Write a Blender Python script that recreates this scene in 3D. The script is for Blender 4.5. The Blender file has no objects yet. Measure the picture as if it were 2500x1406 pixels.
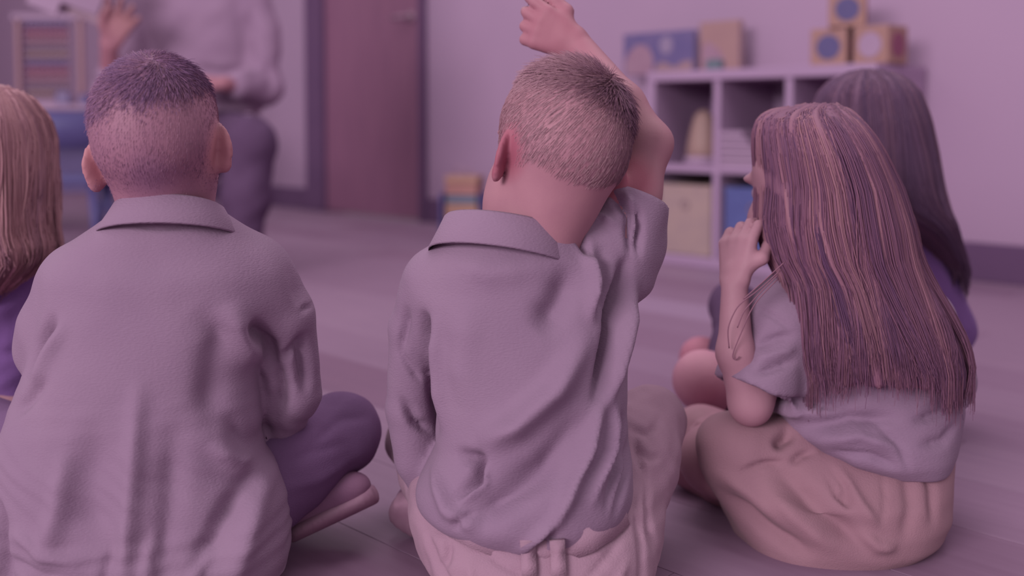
import bpy, bmesh, math, random
import numpy as np
from mathutils import Vector, Matrix
random.seed(4); rng = np.random.default_rng(7)
SC = bpy.context.scene
COL = SC.collection
# ------------------------------------------------------------------ camera
FPX, IMW, IMH = 2480.0, 2500, 1406
PITCH, HORIZON, CAMH = math.radians(3.0), 296.0, 0.54
YPP = HORIZON + FPX*math.tan(PITCH)
cam = bpy.data.cameras.new('camera'); camo = bpy.data.objects.new('camera', cam); COL.objects.link(camo)
camo.location = (0, 0, CAMH); camo.rotation_euler = (math.pi/2-PITCH, 0, 0)
cam.sensor_fit = 'HORIZONTAL'; cam.sensor_width = 36; cam.lens = 36*FPX/IMW
cam.shift_y = (YPP-IMH/2)/IMW
cam.dof.use_dof = True; cam.dof.focus_distance = 1.16; cam.dof.aperture_fstop = 2.1
cam.clip_start = 0.05; cam.clip_end = 60
SC.camera = camo
# ------------------------------------------------------------------ light
w = bpy.data.worlds.new('room_light'); SC.world = w; w.use_nodes = True
w.node_tree.nodes['Background'].inputs[0].default_value = (1.0, 0.96, 1.0, 1)
w.node_tree.nodes['Background'].inputs[1].default_value = 0.58
def area(name, loc, target, sx, sy, power, color=(1, 0.97, 0.98)):
    l = bpy.data.lights.new(name, 'AREA'); l.shape = 'RECTANGLE'; l.size = sx; l.size_y = sy; l.energy = power; l.color = color
    o = bpy.data.objects.new(name, l); COL.objects.link(o); o.location = loc
    o.rotation_euler = (Vector(target)-Vector(loc)).to_track_quat('-Z', 'Y').to_euler()
    return o
area('rear_left_soft_fill', (-4.8, -5.0, 2.8), (0.2, 2.0, 0.4), 4.0, 2.2, 520)  # unseen soft light added behind the camera to brighten camera-facing surfaces
area('overhead_soft_light', (0.5, 1.9, 2.75), (0.5, 1.9, 0), 2.2, 1.2, 26)  # unseen overhead lamp, added to brighten upward surfaces and the floor
area('overhead_soft_light.001', (-1.2, 4.4, 2.75), (-1.2, 4.4, 0), 2.2, 1.2, 16)  # second unseen overhead lamp, added to lift the back left
SC.view_settings.view_transform = 'Standard'; SC.view_settings.look = 'None'
SC.view_settings.gamma = 1; SC.view_settings.exposure = 0.10
SC.view_settings.use_curve_mapping = False
# ------------------------------------------------------------------ pixel -> place
_ct, _st = math.cos(PITCH), math.sin(PITCH)
def ray(px, py):
    u, v = (px-1250)/FPX, (YPP-py)/FPX
    return np.array([u, _ct+v*_st, v*_ct-_st])
def P(px, py, Y):
    d = ray(px, py); return np.array([0, 0, CAMH]) + d*(Y/d[1])
def floorpt(px, py):
    d = ray(px, py); return np.array([0, 0, CAMH]) + d*(-CAMH/d[2])
def M_(npx, Y): return npx*Y/FPX
# ------------------------------------------------------------------ materials
def lin(c): return tuple((x/255/12.92 if x/255 <= .04045 else ((x/255+.055)/1.055)**2.4) for x in c)
GAIN = 1.0
def A4(c): return tuple(min(.95, x*GAIN) for x in lin(c))+(1,)
MATS = {}
GAINS = dict(black_twill=1.5, black_twill_lowered=.95, dark_trim_vinyl=1.12, brown_door_veneer=1.35, wall_paint=1.1, skin_brown=1.28, dark_brown_short_hair=1.65, long_chestnut_hair=1.12, long_dark_hair=.86, long_blonde_hair=1.35, skin_fair=1.08, olive_felt=1.25, blue_felt=.9, white_laminate=1.05, skin_tan=1.8, skin_light=1.12, sandy_short_hair=1.25, purple_knit=1.1, grey_polo_knit=.9, pale_khaki_twill=1.12, tan_twill=1.0, skin_medium=1.15, black_plastic=1.2, navy_plastic=1.3, blue_chair_plastic=1.2, rubber_sole=1.3, canvas_shoe=1.25)
def mat(name, c1, c2=None, rough=.75, scale=20, detail=4, bump=0, bscale=300, stretch=(1, 1, 1), attr=None, c3=None, sheen=0, spec=.25, sss=0):
    if name in MATS: return MATS[name]
    g_ = GAINS.get(name, 1.0); A4 = lambda c: tuple(min(.95, x*g_) for x in lin(c))+(1,)
    m = bpy.data.materials.new(name); m.use_nodes = True
    nt = m.node_tree; N = nt.nodes; L = nt.links; b = N['Principled BSDF']
    b.inputs['Roughness'].default_value = rough
    b.inputs['Specular IOR Level'].default_value = spec
    if sheen: b.inputs['Sheen Weight'].default_value = sheen
    c2 = c2 or c1
    tc = N.new('ShaderNodeTexCoord'); mp = N.new('ShaderNodeMapping'); mp.inputs['Scale'].default_value = stretch
    L.new(tc.outputs['Object'], mp.inputs[0])
    nz = N.new('ShaderNodeTexNoise'); nz.inputs['Scale'].default_value = scale; nz.inputs['Detail'].default_value = detail
    L.new(mp.outputs[0], nz.inputs['Vector'])
    rp = N.new('ShaderNodeValToRGB'); rp.color_ramp.elements[0].color = A4(c1); rp.color_ramp.elements[1].color = A4(c2)
    rp.color_ramp.elements[0].position = .33; rp.color_ramp.elements[1].position = .67
    src = nz.outputs['Fac']
    if attr:
        at = N.new('ShaderNodeAttribute'); at.attribute_name = attr
    if attr and c3 is None:
        ad = N.new('ShaderNodeMath'); ad.operation = 'MULTIPLY_ADD'; ad.inputs[1].default_value = .25; L.new(nz.outputs['Fac'], ad.inputs[0])
        sb = N.new('ShaderNodeMath'); sb.operation = 'SUBTRACT'; sb.inputs[1].default_value = .125; L.new(at.outputs['Fac'], sb.inputs[0])
        L.new(sb.outputs[0], ad.inputs[2]); src = ad.outputs[0]
    L.new(src, rp.inputs[0]); out = rp.outputs[0]
    if attr and c3 is not None:
        mx = N.new('ShaderNodeMixRGB'); L.new(at.outputs['Fac'], mx.inputs[0]); L.new(out, mx.inputs[1]); mx.inputs[2].default_value = A4(c3); out = mx.outputs[0]
    L.new(out, b.inputs['Base Color'])
    if bump:
        n2 = N.new('ShaderNodeTexNoise'); n2.inputs['Scale'].default_value = bscale; n2.inputs['Detail'].default_value = 2
        L.new(mp.outputs[0], n2.inputs['Vector'])
        bp = N.new('ShaderNodeBump'); bp.inputs['Strength'].default_value = bump; bp.inputs['Distance'].default_value = .002
        L.new(n2.outputs['Fac'], bp.inputs['Height']); L.new(bp.outputs[0], b.inputs['Normal'])
    MATS[name] = m; return m
# ------------------------------------------------------------------ object helpers
def link(o, parent=None):
    COL.objects.link(o)
    if parent is not None: o.parent = parent
    return o
def tag(o, label=None, cat=None, group=None, kind=None):
    for k, v in (('label', label), ('category', cat), ('group', group), ('kind', kind)):
        if v: o[k] = v
    return o
def empty(name, loc=(0, 0, 0), rz=0):
    o = bpy.data.objects.new(name, None); COL.objects.link(o); o.location = loc; o.rotation_euler = (0, 0, rz); o.empty_display_size = .05
    return o
def np_mesh(name, v, f, m, parent=None, smooth=True, attr=None):
    me = bpy.data.meshes.new(name); v = np.asarray(v, np.float32); f = np.asarray(f, np.int32); k = f.shape[1]
    me.vertices.add(len(v)); me.vertices.foreach_set('co', v.ravel())
    me.loops.add(f.size); me.loops.foreach_set('vertex_index', f.ravel())
    me.polygons.add(len(f)); me.polygons.foreach_set('loop_start', np.arange(0, f.size, k, dtype=np.int32))
    me.polygons.foreach_set('use_smooth', np.full(len(f), smooth)); me.update(calc_edges=True)
    if attr:
        for an, av in attr.items():
            a = me.attributes.new(an, 'FLOAT', 'POINT'); a.data.foreach_set('value', np.asarray(av, np.float32))
    if m: me.materials.append(m)
    return link(bpy.data.objects.new(name, me), parent)
def bm_obj(name, bm, m, parent=None, smooth=False, loc=None, rz=0):
    bmesh.ops.recalc_face_normals(bm, faces=bm.faces)
    me = bpy.data.meshes.new(name); bm.to_mesh(me); bm.free(); me.materials.append(m)
    if smooth: me.polygons.foreach_set('use_smooth', [True]*len(me.polygons))
    o = link(bpy.data.objects.new(name, me), parent)
    if loc is not None: o.location = loc
    o.rotation_euler = (0, 0, rz)
    return o
def bm_box(bm, size, c, bevel=.004, rot=None, taper=1.0):
    r = bmesh.ops.create_cube(bm, size=1); vs = r['verts']
    for v in vs:
        t = taper if v.co.z < 0 else 1.0
        v.co = Vector((v.co.x*size[0]*t, v.co.y*size[1]*t, v.co.z*size[2]))
    if bevel > 0:
        es = list({e for v in vs for e in v.link_edges})
        r2 = bmesh.ops.bevel(bm, geom=es, offset=min(bevel, min(size)*.4), segments=2, profile=.5, affect='EDGES')
        vs = list({v for f in r2['faces'] for v in f.verts} | {v for v in vs if v.is_valid})
    for v in vs:
        q = v.co
        if rot is not None: q = rot @ q
        v.co = q + Vector(c)
def box(name, size, c, m, parent=None, bevel=.004, rot=None, loc=None, rz=0, taper=1.0):
    bm = bmesh.new(); bm_box(bm, size, c, bevel, rot, taper); return bm_obj(name, bm, m, parent, loc=loc, rz=rz)
def tube_np(pts, rad, sides=8, closed=False):
    pts = np.asarray(pts, float); n = len(pts); rad = np.broadcast_to(np.asarray(rad, float), (n,))
    t = np.gradient(pts, axis=0); t /= np.linalg.norm(t, axis=1)[:, None]+1e-9
    ref = np.array([0, 0, 1.]) if abs(t[0, 2]) < .9 else np.array([1., 0, 0]); V = []
    a = np.cross(ref, t[0]); a /= np.linalg.norm(a)
    for i in range(n):
        a = a-t[i]*np.dot(a, t[i]); a /= np.linalg.norm(a)+1e-9; b = np.cross(t[i], a)
        ang = np.arange(sides)/sides*2*np.pi
        V.append(pts[i]+rad[i]*(np.cos(ang)[:, None]*a+np.sin(ang)[:, None]*b))
    V = np.concatenate(V); Fc = []
    for i in range(n-1):
        for j in range(sides):
            j2 = (j+1) % sides; Fc.append((i*sides+j, i*sides+j2, (i+1)*sides+j2, (i+1)*sides+j))
    V = np.concatenate([V, pts[:1], pts[-1:]]); c0, c1 = len(V)-2, len(V)-1
    for j in range(sides):
        j2 = (j+1) % sides; Fc.append((c0, j2, j, j)); Fc.append((c1, (n-1)*sides+j, (n-1)*sides+j2, (n-1)*sides+j2))
    return V, Fc
def tube(name, pts, rad, m, parent=None, sides=8):
    V, Fc = tube_np(pts, rad, sides); me = bpy.data.meshes.new(name)
    me.from_pydata([tuple(v) for v in V], [], [tuple(dict.fromkeys(f)) for f in Fc])
    me.polygons.foreach_set('use_smooth', [True]*len(me.polygons)); me.materials.append(m)
    return link(bpy.data.objects.new(name, me), parent)
def lathe(name, prof, m, parent=None, loc=None, seg=24, axis='z'):
    V = []; Fc = []; n = len(prof)
    for (r, z) in prof:
        for j in range(seg):
            a = 2*math.pi*j/seg; p = (r*math.cos(a), r*math.sin(a), z)
            V.append(p if axis == 'z' else (p[0], p[2], p[1]))
    for i in range(n-1):
        for j in range(seg):
            Fc.append((i*seg+j, i*seg+(j+1) % seg, (i+1)*seg+(j+1) % seg, (i+1)*seg+j))
    me = bpy.data.meshes.new(name); me.from_pydata(V, [], Fc); bm = bmesh.new(); bm.from_mesh(me)
    bmesh.ops.remove_doubles(bm, verts=bm.verts, dist=1e-5); bmesh.ops.recalc_face_normals(bm, faces=bm.faces); bm.to_mesh(me); bm.free()
    me.polygons.foreach_set('use_smooth', [True]*len(me.polygons)); me.materials.append(m)
    o = link(bpy.data.objects.new(name, me), parent)
    if loc is not None: o.location = loc
    return o
# ------------------------------------------------------------------ implicit modelling (bodies, clothes)
def unit(v): v = np.asarray(v, float); return v/(np.linalg.norm(v)+1e-12)
class Field:
    def __init__(s, lo, hi, h):
        s.lo = np.asarray(lo, float); s.h = h; s.n = np.ceil((np.asarray(hi)-s.lo)/h).astype(int)+1
        s.F = np.full(s.n, 1.0, np.float32)
        s.ax = [(s.lo[i]+h*np.arange(s.n[i])).astype(np.float32) for i in range(3)]
    def sub(s, lo, hi):
        i0 = np.clip(np.floor((np.asarray(lo)-s.lo)/s.h).astype(int), 0, s.n); i1 = np.clip(np.ceil((np.asarray(hi)-s.lo)/s.h).astype(int)+1, 0, s.n)
        sl = tuple(slice(a, b) for a, b in zip(i0, i1))
        return sl, s.ax[0][sl[0]][:, None, None], s.ax[1][sl[1]][None, :, None], s.ax[2][sl[2]][None, None, :]
    def merge(s, sl, d, k, op):
        f = s.F[sl]
        if f.size == 0: return
        if op == 'u':
            q = np.maximum(k-np.abs(f-d), 0)/k if k > 0 else 0
            s.F[sl] = np.minimum(f, d)-q*q*k*.25
        else:
            q = np.maximum(k-np.abs(f+d), 0)/k if k > 0 else 0
            s.F[sl] = np.maximum(f, -d)+q*q*k*.25
    def ell(s, c, r, R=None, k=.01, op='u'):
        c = np.asarray(c, float); r = np.broadcast_to(np.asarray(r, float), (3,)); m = k+4*s.h+.01; rm = r.max()+m
        sl, X, Y, Z = s.sub(c-rm, c+rm); X = X-c[0]; Y = Y-c[1]; Z = Z-c[2]
        if R is None: a, b, e = X, Y, Z
        else:
            a = X*R[0][0]+Y*R[0][1]+Z*R[0][2]; b = X*R[1][0]+Y*R[1][1]+Z*R[1][2]; e = X*R[2][0]+Y*R[2][1]+Z*R[2][2]
        k0 = np.sqrt((a/r[0])**2+(b/r[1])**2+(e/r[2])**2); k1 = np.sqrt((a/r[0]**2)**2+(b/r[1]**2)**2+(e/r[2]**2)**2)+1e-6
        s.merge(sl, k0*(k0-1)/k1, k, op)
    def cone(s, a, b, ra, rb, k=.01, op='u', squash=None):
        a = np.asarray(a, float); b = np.asarray(b, float); m = max(ra, rb)+k+4*s.h+.01
        sl, X, Y, Z = s.sub(np.minimum(a, b)-m, np.maximum(a, b)+m); d = b-a; L2 = (d*d).sum()+1e-9
        X = X-a[0]; Y = Y-a[1]; Z = Z-a[2]
        t = np.clip((X*d[0]+Y*d[1]+Z*d[2])/L2, 0, 1)
        s.merge(sl, np.sqrt((X-t*d[0])**2+(Y-t*d[1])**2+(Z-t*d[2])**2)-(ra+(rb-ra)*t), k, op)
    def chain(s, pts, rads, k=.01):
        for i in range(len(pts)-1): s.cone(pts[i], pts[i+1], rads[i], rads[i+1], k)
    def cut(s, p, n, rad):
        p = np.asarray(p); sl, X, Y, Z = s.sub(p-rad, p+rad); d = (X-p[0])*n[0]+(Y-p[1])*n[1]+(Z-p[2])*n[2]; s.F[sl] = np.maximum(s.F[sl], d)
    def loft(s, lf, k=.02, op='u'):
        m = k+4*s.h+.02
        sl, X, Y, Z = s.sub((lf.x0-m, lf.y0-m, lf.z0-m), (lf.x1+m, lf.y1+m, lf.z1+m)); z = Z.ravel()
        cx, cy, a, b = [q[None, None, :].astype(np.float32) for q in lf.at(z)]
        p = lf.p; rho = (np.abs((X-cx)/a)**p+np.abs((Y-cy)/b)**p)**(1/p); d = (rho-1)*np.minimum(a, b)
        e = np.maximum(Z-lf.z1, lf.z0-Z); s.merge(sl, np.maximum(d, e), k, op)
    def join(s, o, k):
        s.merge((slice(None),)*3, o.F, k, 'u')
    def mesh(s, smooth=1):
        F = s.F; S = F < 0; c = np.zeros(tuple(np.array(F.shape)-1), np.uint8)
        for i in (0, 1):
            for j in (0, 1):
                for k in (0, 1): c += S[i:F.shape[0]-1+i, j:F.shape[1]-1+j, k:F.shape[2]-1+k]
        mk = (c > 0) & (c < 8); idx = np.full(mk.shape, -1, np.int32); cells = np.argwhere(mk); idx[mk] = np.arange(len(cells)); I, J, K = cells.T
        acc = np.zeros((len(cells), 3)); cnt = np.zeros(len(cells)); cr = [(i, j, k) for i in (0, 1) for j in (0, 1) for k in (0, 1)]
        val = {q: F[I+q[0], J+q[1], K+q[2]].astype(float) for q in cr}
        for q in cr:
            for axs in range(3):
                if q[axs] == 0:
                    q2 = list(q); q2[axs] = 1; q2 = tuple(q2); va, vb = val[q], val[q2]; x = (va < 0) != (vb < 0)
                    t = np.where(x, va/np.where(x, va-vb, 1), 0); pos = np.tile(np.array(q, float), (len(cells), 1)); pos[:, axs] += t
                    acc[x] += pos[x]; cnt += x
        V = s.lo+s.h*(cells+acc/cnt[:, None]); Q = []
        def quads(A, B, get):
            d = A != B; ii = np.argwhere(d); ins = A[d]; q = get(ii); q[~ins] = q[~ins][:, ::-1]; Q.append(q)
        n = F.shape
        quads(S[:-1, 1:-1, 1:-1], S[1:, 1:-1, 1:-1], lambda e: np.stack([idx[e[:, 0], e[:, 1], e[:, 2]], idx[e[:, 0], e[:, 1]+1, e[:, 2]], idx[e[:, 0], e[:, 1]+1, e[:, 2]+1], idx[e[:, 0], e[:, 1], e[:, 2]+1]], 1))
        quads(S[1:-1, :-1, 1:-1], S[1:-1, 1:, 1:-1], lambda e: np.stack([idx[e[:, 0], e[:, 1], e[:, 2]], idx[e[:, 0], e[:, 1], e[:, 2]+1], idx[e[:, 0]+1, e[:, 1], e[:, 2]+1], idx[e[:, 0]+1, e[:, 1], e[:, 2]]], 1))
        quads(S[1:-1, 1:-1, :-1], S[1:-1, 1:-1, 1:], lambda e: np.stack([idx[e[:, 0], e[:, 1], e[:, 2]], idx[e[:, 0]+1, e[:, 1], e[:, 2]], idx[e[:, 0]+1, e[:, 1]+1, e[:, 2]], idx[e[:, 0], e[:, 1]+1, e[:, 2]]], 1))
        Q = np.concatenate(Q); Q = Q[(Q >= 0).all(1)]
        for _ in range(smooth): V = relax(V, Q)
        return V, Q
def relax(V, Q, w=.5):
    a = Q[:, [0, 1, 2, 3]].ravel(); b = Q[:, [1, 2, 3, 0]].ravel(); n = len(V)
    ct = np.bincount(a, minlength=n)+np.bincount(b, minlength=n)+1e-9; out = np.empty_like(V)
    for i in range(3): out[:, i] = (np.bincount(a, V[b, i], n)+np.bincount(b, V[a, i], n))/ct
    return V*(1-w)+out*w
def normals(V, Q):
    fn = np.cross(V[Q[:, 2]]-V[Q[:, 0]], V[Q[:, 3]]-V[Q[:, 1]]); N = np.zeros_like(V)
    for j in range(4):
        for i in range(3): N[:, i] += np.bincount(Q[:, j], fn[:, i], len(V))
    return N/(np.linalg.norm(N, axis=1)[:, None]+1e-12)
class Loft:
    """rows: (pixel y, left x, right x, depth, half thickness) -> a body of elliptic sections"""
    def __init__(s, rows, p=2.2, sm=9):
        R = []
        for (y, xl, xr, Y, hd) in rows:
            a, b = P(xl, y, Y), P(xr, y, Y); R.append((a[2], (a[0]+b[0])/2, Y, max((b[0]-a[0])/2, .002), hd))
        R = np.array(sorted(R)); s.z = np.linspace(R[0, 0], R[-1, 0], 240); s.c = []
        for i in range(1, 5):
            q = np.interp(s.z, R[:, 0], R[:, i]); kx = np.ones(sm)/sm; q = np.convolve(np.pad(q, sm//2, mode='edge'), kx, 'valid'); s.c.append(q)
        s.p = p; s.z0, s.z1 = s.z[0], s.z[-1]; cx, cy, a, b = s.c
        s.x0, s.x1, s.y0, s.y1 = (cx-a).min(), (cx+a).max(), (cy-b).min(), (cy+b).max()
    def at(s, z): return [np.interp(z, s.z, q) for q in s.c]
    def surf(s, z, ph, off=0):
        cx, cy, a, b = s.at(z); c, sn = np.cos(ph), np.sin(ph); e = 2/s.p
        return np.stack([cx+(a+off)*np.sign(c)*np.abs(c)**e, cy+(b+off)*np.sign(sn)*np.abs(sn)**e, z+0*ph], -1)
def poly_dist(p, pts):
    best = np.full(len(p), 9.); tt = np.zeros(len(p)); pts = np.asarray(pts); n = len(pts)-1; sg = np.zeros(len(p))
    for i in range(n):
        a, b = pts[i], pts[i+1]; d = b-a; t = np.clip(((p-a)@d)/(d@d+1e-12), 0, 1); v = p-a-t[:, None]*d; q = np.linalg.norm(v, axis=1)
        u = q < best; best[u] = q[u]; tt[u] = (i+t[u])/n; cz = d[0]*v[:, 1]-d[1]*v[:, 0]; sg[u] = np.sign(cz[u])
    return best, tt, sg
def fold(V, N, folds, Y, back=True, ymax=None):
    """drapery: each fold = (pixel polyline on the frontal plane at depth Y, height in mm, width in px, one-sided?)"""
    wgt = np.clip(-N[:, 1]*1.6+.25, 0, 1) if back else np.ones(len(V)); out = np.zeros(len(V)); xz = V[:, [0, 2]]
    if ymax is not None: wgt = wgt*(V[:, 1] < ymax)
    for f in folds:
        pts = np.array([P(x, y, Y)[[0, 2]] for x, y in f[0]]); wd = M_(f[2], Y); d, t, sg = poly_dist(xz, pts)
        prof = np.exp(-(d/wd)**2)
        if len(f) > 3 and f[3]: prof = np.where(sg*f[3] > 0, np.exp(-(d/(wd*.35))**2), np.exp(-(d/(wd*1.3))**2))
        out += f[1]*.001*prof*np.clip(np.minimum(t, 1-t)*3.2+.04, 0, 1)
    return V+N*(out*wgt)[:, None]
def wrinkle(V, N, amp, scale, seed=0, ani=(1, 1, 1)):
    r = np.random.default_rng(seed); o = np.zeros(len(V))
    for i in range(10):
        k = r.normal(size=3)*np.array(ani); k = k/np.linalg.norm(k)*2*np.pi/scale*r.uniform(.5, 1.8); o += np.sin(V@k+r.uniform(0, 6.28)+1.5*np.sin(V@(k[[1, 2, 0]]*.4)+i))
    return V+N*(o*amp/4)[:, None]
def frame(fwd, up):
    f = unit(fwd); r = unit(np.cross(f, up)); u = np.cross(r, f); return np.array([r, f, u])
# ================================================================== the room
W0 = floorpt(690, 505); W1 = floorpt(2340, 680); WU = unit(W1-W0); WRZ = math.atan2(WU[1], WU[0]); WN = np.array([-WU[1], WU[0], 0])
def wp(a, d, z=0): return W0+WU*a+WN*d+np.array([0, 0, z])          # along the wall, into the wall, height
def wall_a(px, d=0):
    r = ray(px, 500)[:2]; o = (W0+WN*d)[:2]; return float(np.linalg.solve(np.array([[r[0], -WU[0]], [r[1], -WU[1]]]), o)[1])
M_wall = mat('wall_paint', (150, 119, 148), (153, 121, 150), rough=.8, scale=2, bump=.05, bscale=150)
M_dark = mat('dark_trim_vinyl', (91, 65, 95), (94, 67, 97), rough=.8, scale=6, spec=.05)
M_door = mat('brown_door_veneer', (108, 69, 94), (116, 75, 99), rough=.5, scale=5, stretch=(9, 9, .6))
M_metal = mat('brushed_nickel', (140, 104, 128), (146, 110, 134), rough=.35, scale=30, spec=.5)
DA0, DA1, DH = wall_a(798), wall_a(1032), 2.05
FRL, FRR = DA0-wall_a(757), wall_a(1044)-DA1
bm = bmesh.new()
for (x0, x1, z0, z1) in ((-5.3, DA0-FRL+.01, 0, 2.8), (DA1+FRR-.01, 6.5, 0, 2.8), (DA0-FRL, DA1+FRR, DH+.05, 2.8)):
    bm_box(bm, (x1-x0, .12, z1-z0), ((x0+x1)/2, .06, (z0+z1)/2), bevel=0)
o = bm_obj('wall_back', bm, M_wall, loc=W0, rz=WRZ); tag(o, 'pale wall across the back of the room', 'wall', kind='structure')
bm = bmesh.new(); bm_box(bm, (.12, 9.0, 2.8), (-5.26, -4.5, 1.4), 0)
o = bm_obj('wall_left', bm, M_wall, loc=W0, rz=WRZ); tag(o, 'pale wall on the left side of the room', 'wall', kind='structure')
SHD, SHF, SHH = .39, -.40, .728; SH0 = wall_a(1576, SHF); SHW = wall_a(2134, SHF)-SH0
for nm, (x0, x1), lb in (('baseboard_left', (-5.2, DA0-FRL), 'dark baseboard left of the brown door'), ('baseboard_right', (DA1+FRR, 6.5), 'dark baseboard right of the brown door')):
    o = box(nm, (x1-x0, .014, .13), ((x0+x1)/2, -.0065, .065), M_dark, loc=W0, rz=WRZ, bevel=.004); tag(o, lb, 'baseboard', kind='structure')
d = empty('door_1', W0, WRZ); tag(d, 'dark brown wooden door in a black frame', 'door', kind='structure')
bm = bmesh.new()
bm_box(bm, (FRL, .16, DH+.05), (DA0-FRL/2, .05, (DH+.05)/2), .004); bm_box(bm, (FRR, .16, DH+.05), (DA1+FRR/2, .05, (DH+.05)/2), .004)
bm_box(bm, (DA1-DA0+FRL+FRR, .16, .06), ((DA0+DA1+FRR-FRL)/2, .05, DH+.03), .004)
bm_obj('door_frame', bm, M_dark, d)
box('door_slab', (DA1-DA0-.006, .045, DH-.012), ((DA0+DA1)/2, .02, DH/2+.004), M_door, d, bevel=.003)
hx = wall_a(1000); hz = P(1000, 42, wp(hx, 0)[1])[2]
h = empty('door_handle', (0, 0, 0)); h.parent = d
lathe('rosette', [(0, -.012), (.026, -.012), (.028, -.006), (.028, 0), (0, 0)], M_metal, h, loc=(hx+.03, -.003, hz), axis='y')
tube('lever', [(hx+.03, -.005, hz), (hx+.03, -.045, hz), (hx+.015, -.055, hz), (hx-.09, -.055, hz-.004)], [.009, .009, .010, .008], M_metal, h, sides=10)
# floor with planks running along the wall
M_sub = mat('floor_joint', (122, 89, 116), (126, 93, 120), rough=.9)
floor = box('floor', (24, 16, .05), (-2, 4.5, -.0325), M_sub, bevel=0); tag(floor, 'greige plank floor of the classroom', 'floor', kind='structure')
n_planks = 0
tones = [((140, 107, 134), (133, 100, 127)), ((145, 112, 138), (138, 106, 133)), ((135, 101, 128), (128, 94, 121)), ((126, 90, 117), (121, 86, 114)), ((152, 121, 150), (149, 117, 146))]
M_pl = [mat('floor_plank_tone_%d' % i, c1, c2, rough=.55, scale=3.5, stretch=(1.2, 14, 1), bump=.06, bscale=60, spec=.3) for i, (c1, c2) in enumerate(tones)]
PW, PL = .19, 1.22
bm = bmesh.new(); bm_box(bm, (PL-.001, PW-.001, .008), (0, 0, -.004), .0006); pm = bpy.data.meshes.new('plank'); bm.to_mesh(pm); bm.free(); pm.materials.append(M_pl[0])
def row_of(px, py): q = floorpt(px, py)-W0; return int(math.floor(-(q@WN)/PW+.5)), q@WU
rp, ap = row_of(1640, 760); rd, ad = row_of(865, 885); rk, ak = row_of(1640, 685)
rr = random.Random(11)
for r in range(0, 34):
    offs = rr.uniform(0, PL)
    if r == rp: offs = (ap-.8) % PL
    if r == rd: offs = (ad-.45) % PL
    for i in range(-4, 9):
        a0 = offs+i*PL; c = wp(a0+PL/2, -r*PW); vis = False
        for t in np.linspace(-.5, .5, 7):
            q = c+WU*PL*t
            if q[1] > .75 and abs(q[0]) < q[1]*.56+.9: vis = True
        tone = rr.choice([0, 0, 0, 1, 1, 2, 2])
        if r == rp and a0 <= ap <= a0+PL: tone = 4
        if r == rd and a0 <= ad <= a0+PL: tone = 3
        if r == rk and a0 <= ak <= a0+PL: tone = 2
        if not vis or n_planks >= 300: continue
        n_planks += 1
        o = bpy.data.objects.new('plank', pm); link(o, floor); o.location = c; o.rotation_euler = (0, 0, WRZ)
        o.material_slots[0].link = 'OBJECT'; o.material_slots[0].material = M_pl[tone]
# ================================================================== cube shelf and what stands on it
M_white = mat('white_laminate', (150, 118, 150), (153, 121, 153), rough=.5, scale=3)
SHO = wp(SH0, SHF)
sh = empty('cube_shelf', SHO, WRZ); tag(sh, 'low white cube shelf with open compartments standing against the back wall', 'shelf')
T, t2 = .038, .028
for x in (T/2, SHW-T/2): box('side_panel', (T, SHD, SHH-2*T), (x, SHD/2, SHH/2), M_white, sh, .003)
for z, n in ((SHH-T/2, 'top_panel'), (T/2, 'bottom_panel')): box(n, (SHW, SHD, T), (SHW/2, SHD/2, z), M_white, sh, .003)
cw = (SHW-2*T-2*t2)/3; ch = (SHH-2*T-t2)/2
for i in (1, 2): box('divider', (t2, SHD-.01, SHH-2*T), (T+cw*i+t2*(i-.5), SHD/2, SHH/2), M_white, sh, .002)
for i in range(3): box('shelf_board', (cw, SHD-.012, t2), (T+cw*(i+.5)+t2*i, SHD/2, SHH/2), M_white, sh, .002)
box('back_panel', (SHW-.01, .006, SHH-.01), (SHW/2, SHD+.002, SHH/2), M_white, sh, 0)
def cell(i, j): return T+cw*(i+.5)+t2*i, T+(ch+t2)*j               # centre x, bottom z
def on_shelf(x, y, z): return SHO+WU*x+WN*y+np.array([0, 0, z])
M_olive = mat('olive_felt', (136, 111, 116), (143, 117, 118), rough=.9, scale=14, bump=.2); M_blueb = mat('blue_felt', (84, 84, 140), (90, 92, 148), rough=.9, scale=14, bump=.2)
M_grip = mat('metal_eyelet', (124, 96, 108), (128, 98, 110), rough=.4)
def bin_(i, m, label):
    x, z = cell(i, 0); o = empty('storage_bin', on_shelf(x, .02, z), WRZ); tag(o, label, 'bin', 'fabric bins in the cube shelf')
    bm = bmesh.new(); W, D, H, t = cw-.03, .33, .265, .006
    for sz, c in (((W, t, H), (0, t/2, H/2)), ((W, t, H), (0, D-t/2, H/2)), ((t, D-2*t, H), (-W/2+t/2, D/2, H/2)), ((t, D-2*t, H), (W/2-t/2, D/2, H/2)), ((W, D, t), (0, D/2, t/2))): bm_box(bm, sz, c, .002)
    bm_obj('box_body', bm, m, o)
    V, Fc = tube_np([(.016*math.cos(a), -.001, .19+.016*math.sin(a)) for a in np.linspace(0, 2*math.pi, 21)], .003, 6)
    me = bpy.data.meshes.new('eyelet'); me.from_pydata([tuple(v) for v in V], [], [tuple(dict.fromkeys(f)) for f in Fc]); me.materials.append(M_grip); link(bpy.data.objects.new('eyelet', me), o)
    box('rim', (W+.004, .008, .022), (0, .003, H-.011), m, o, .003)
bin_(0, M_olive, 'olive green fabric bin in the lower left shelf compartment'); bin_(1, M_blueb, 'blue fabric bin in the lower middle shelf compartment')
M_yel = mat('yellow_plastic', (146, 114, 114), (150, 116, 114), rough=.5, scale=6)
M_paper = mat('white_paper', (152, 121, 150), (155, 124, 152), rough=.8, scale=8)
x, z = cell(0, 1)
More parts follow.
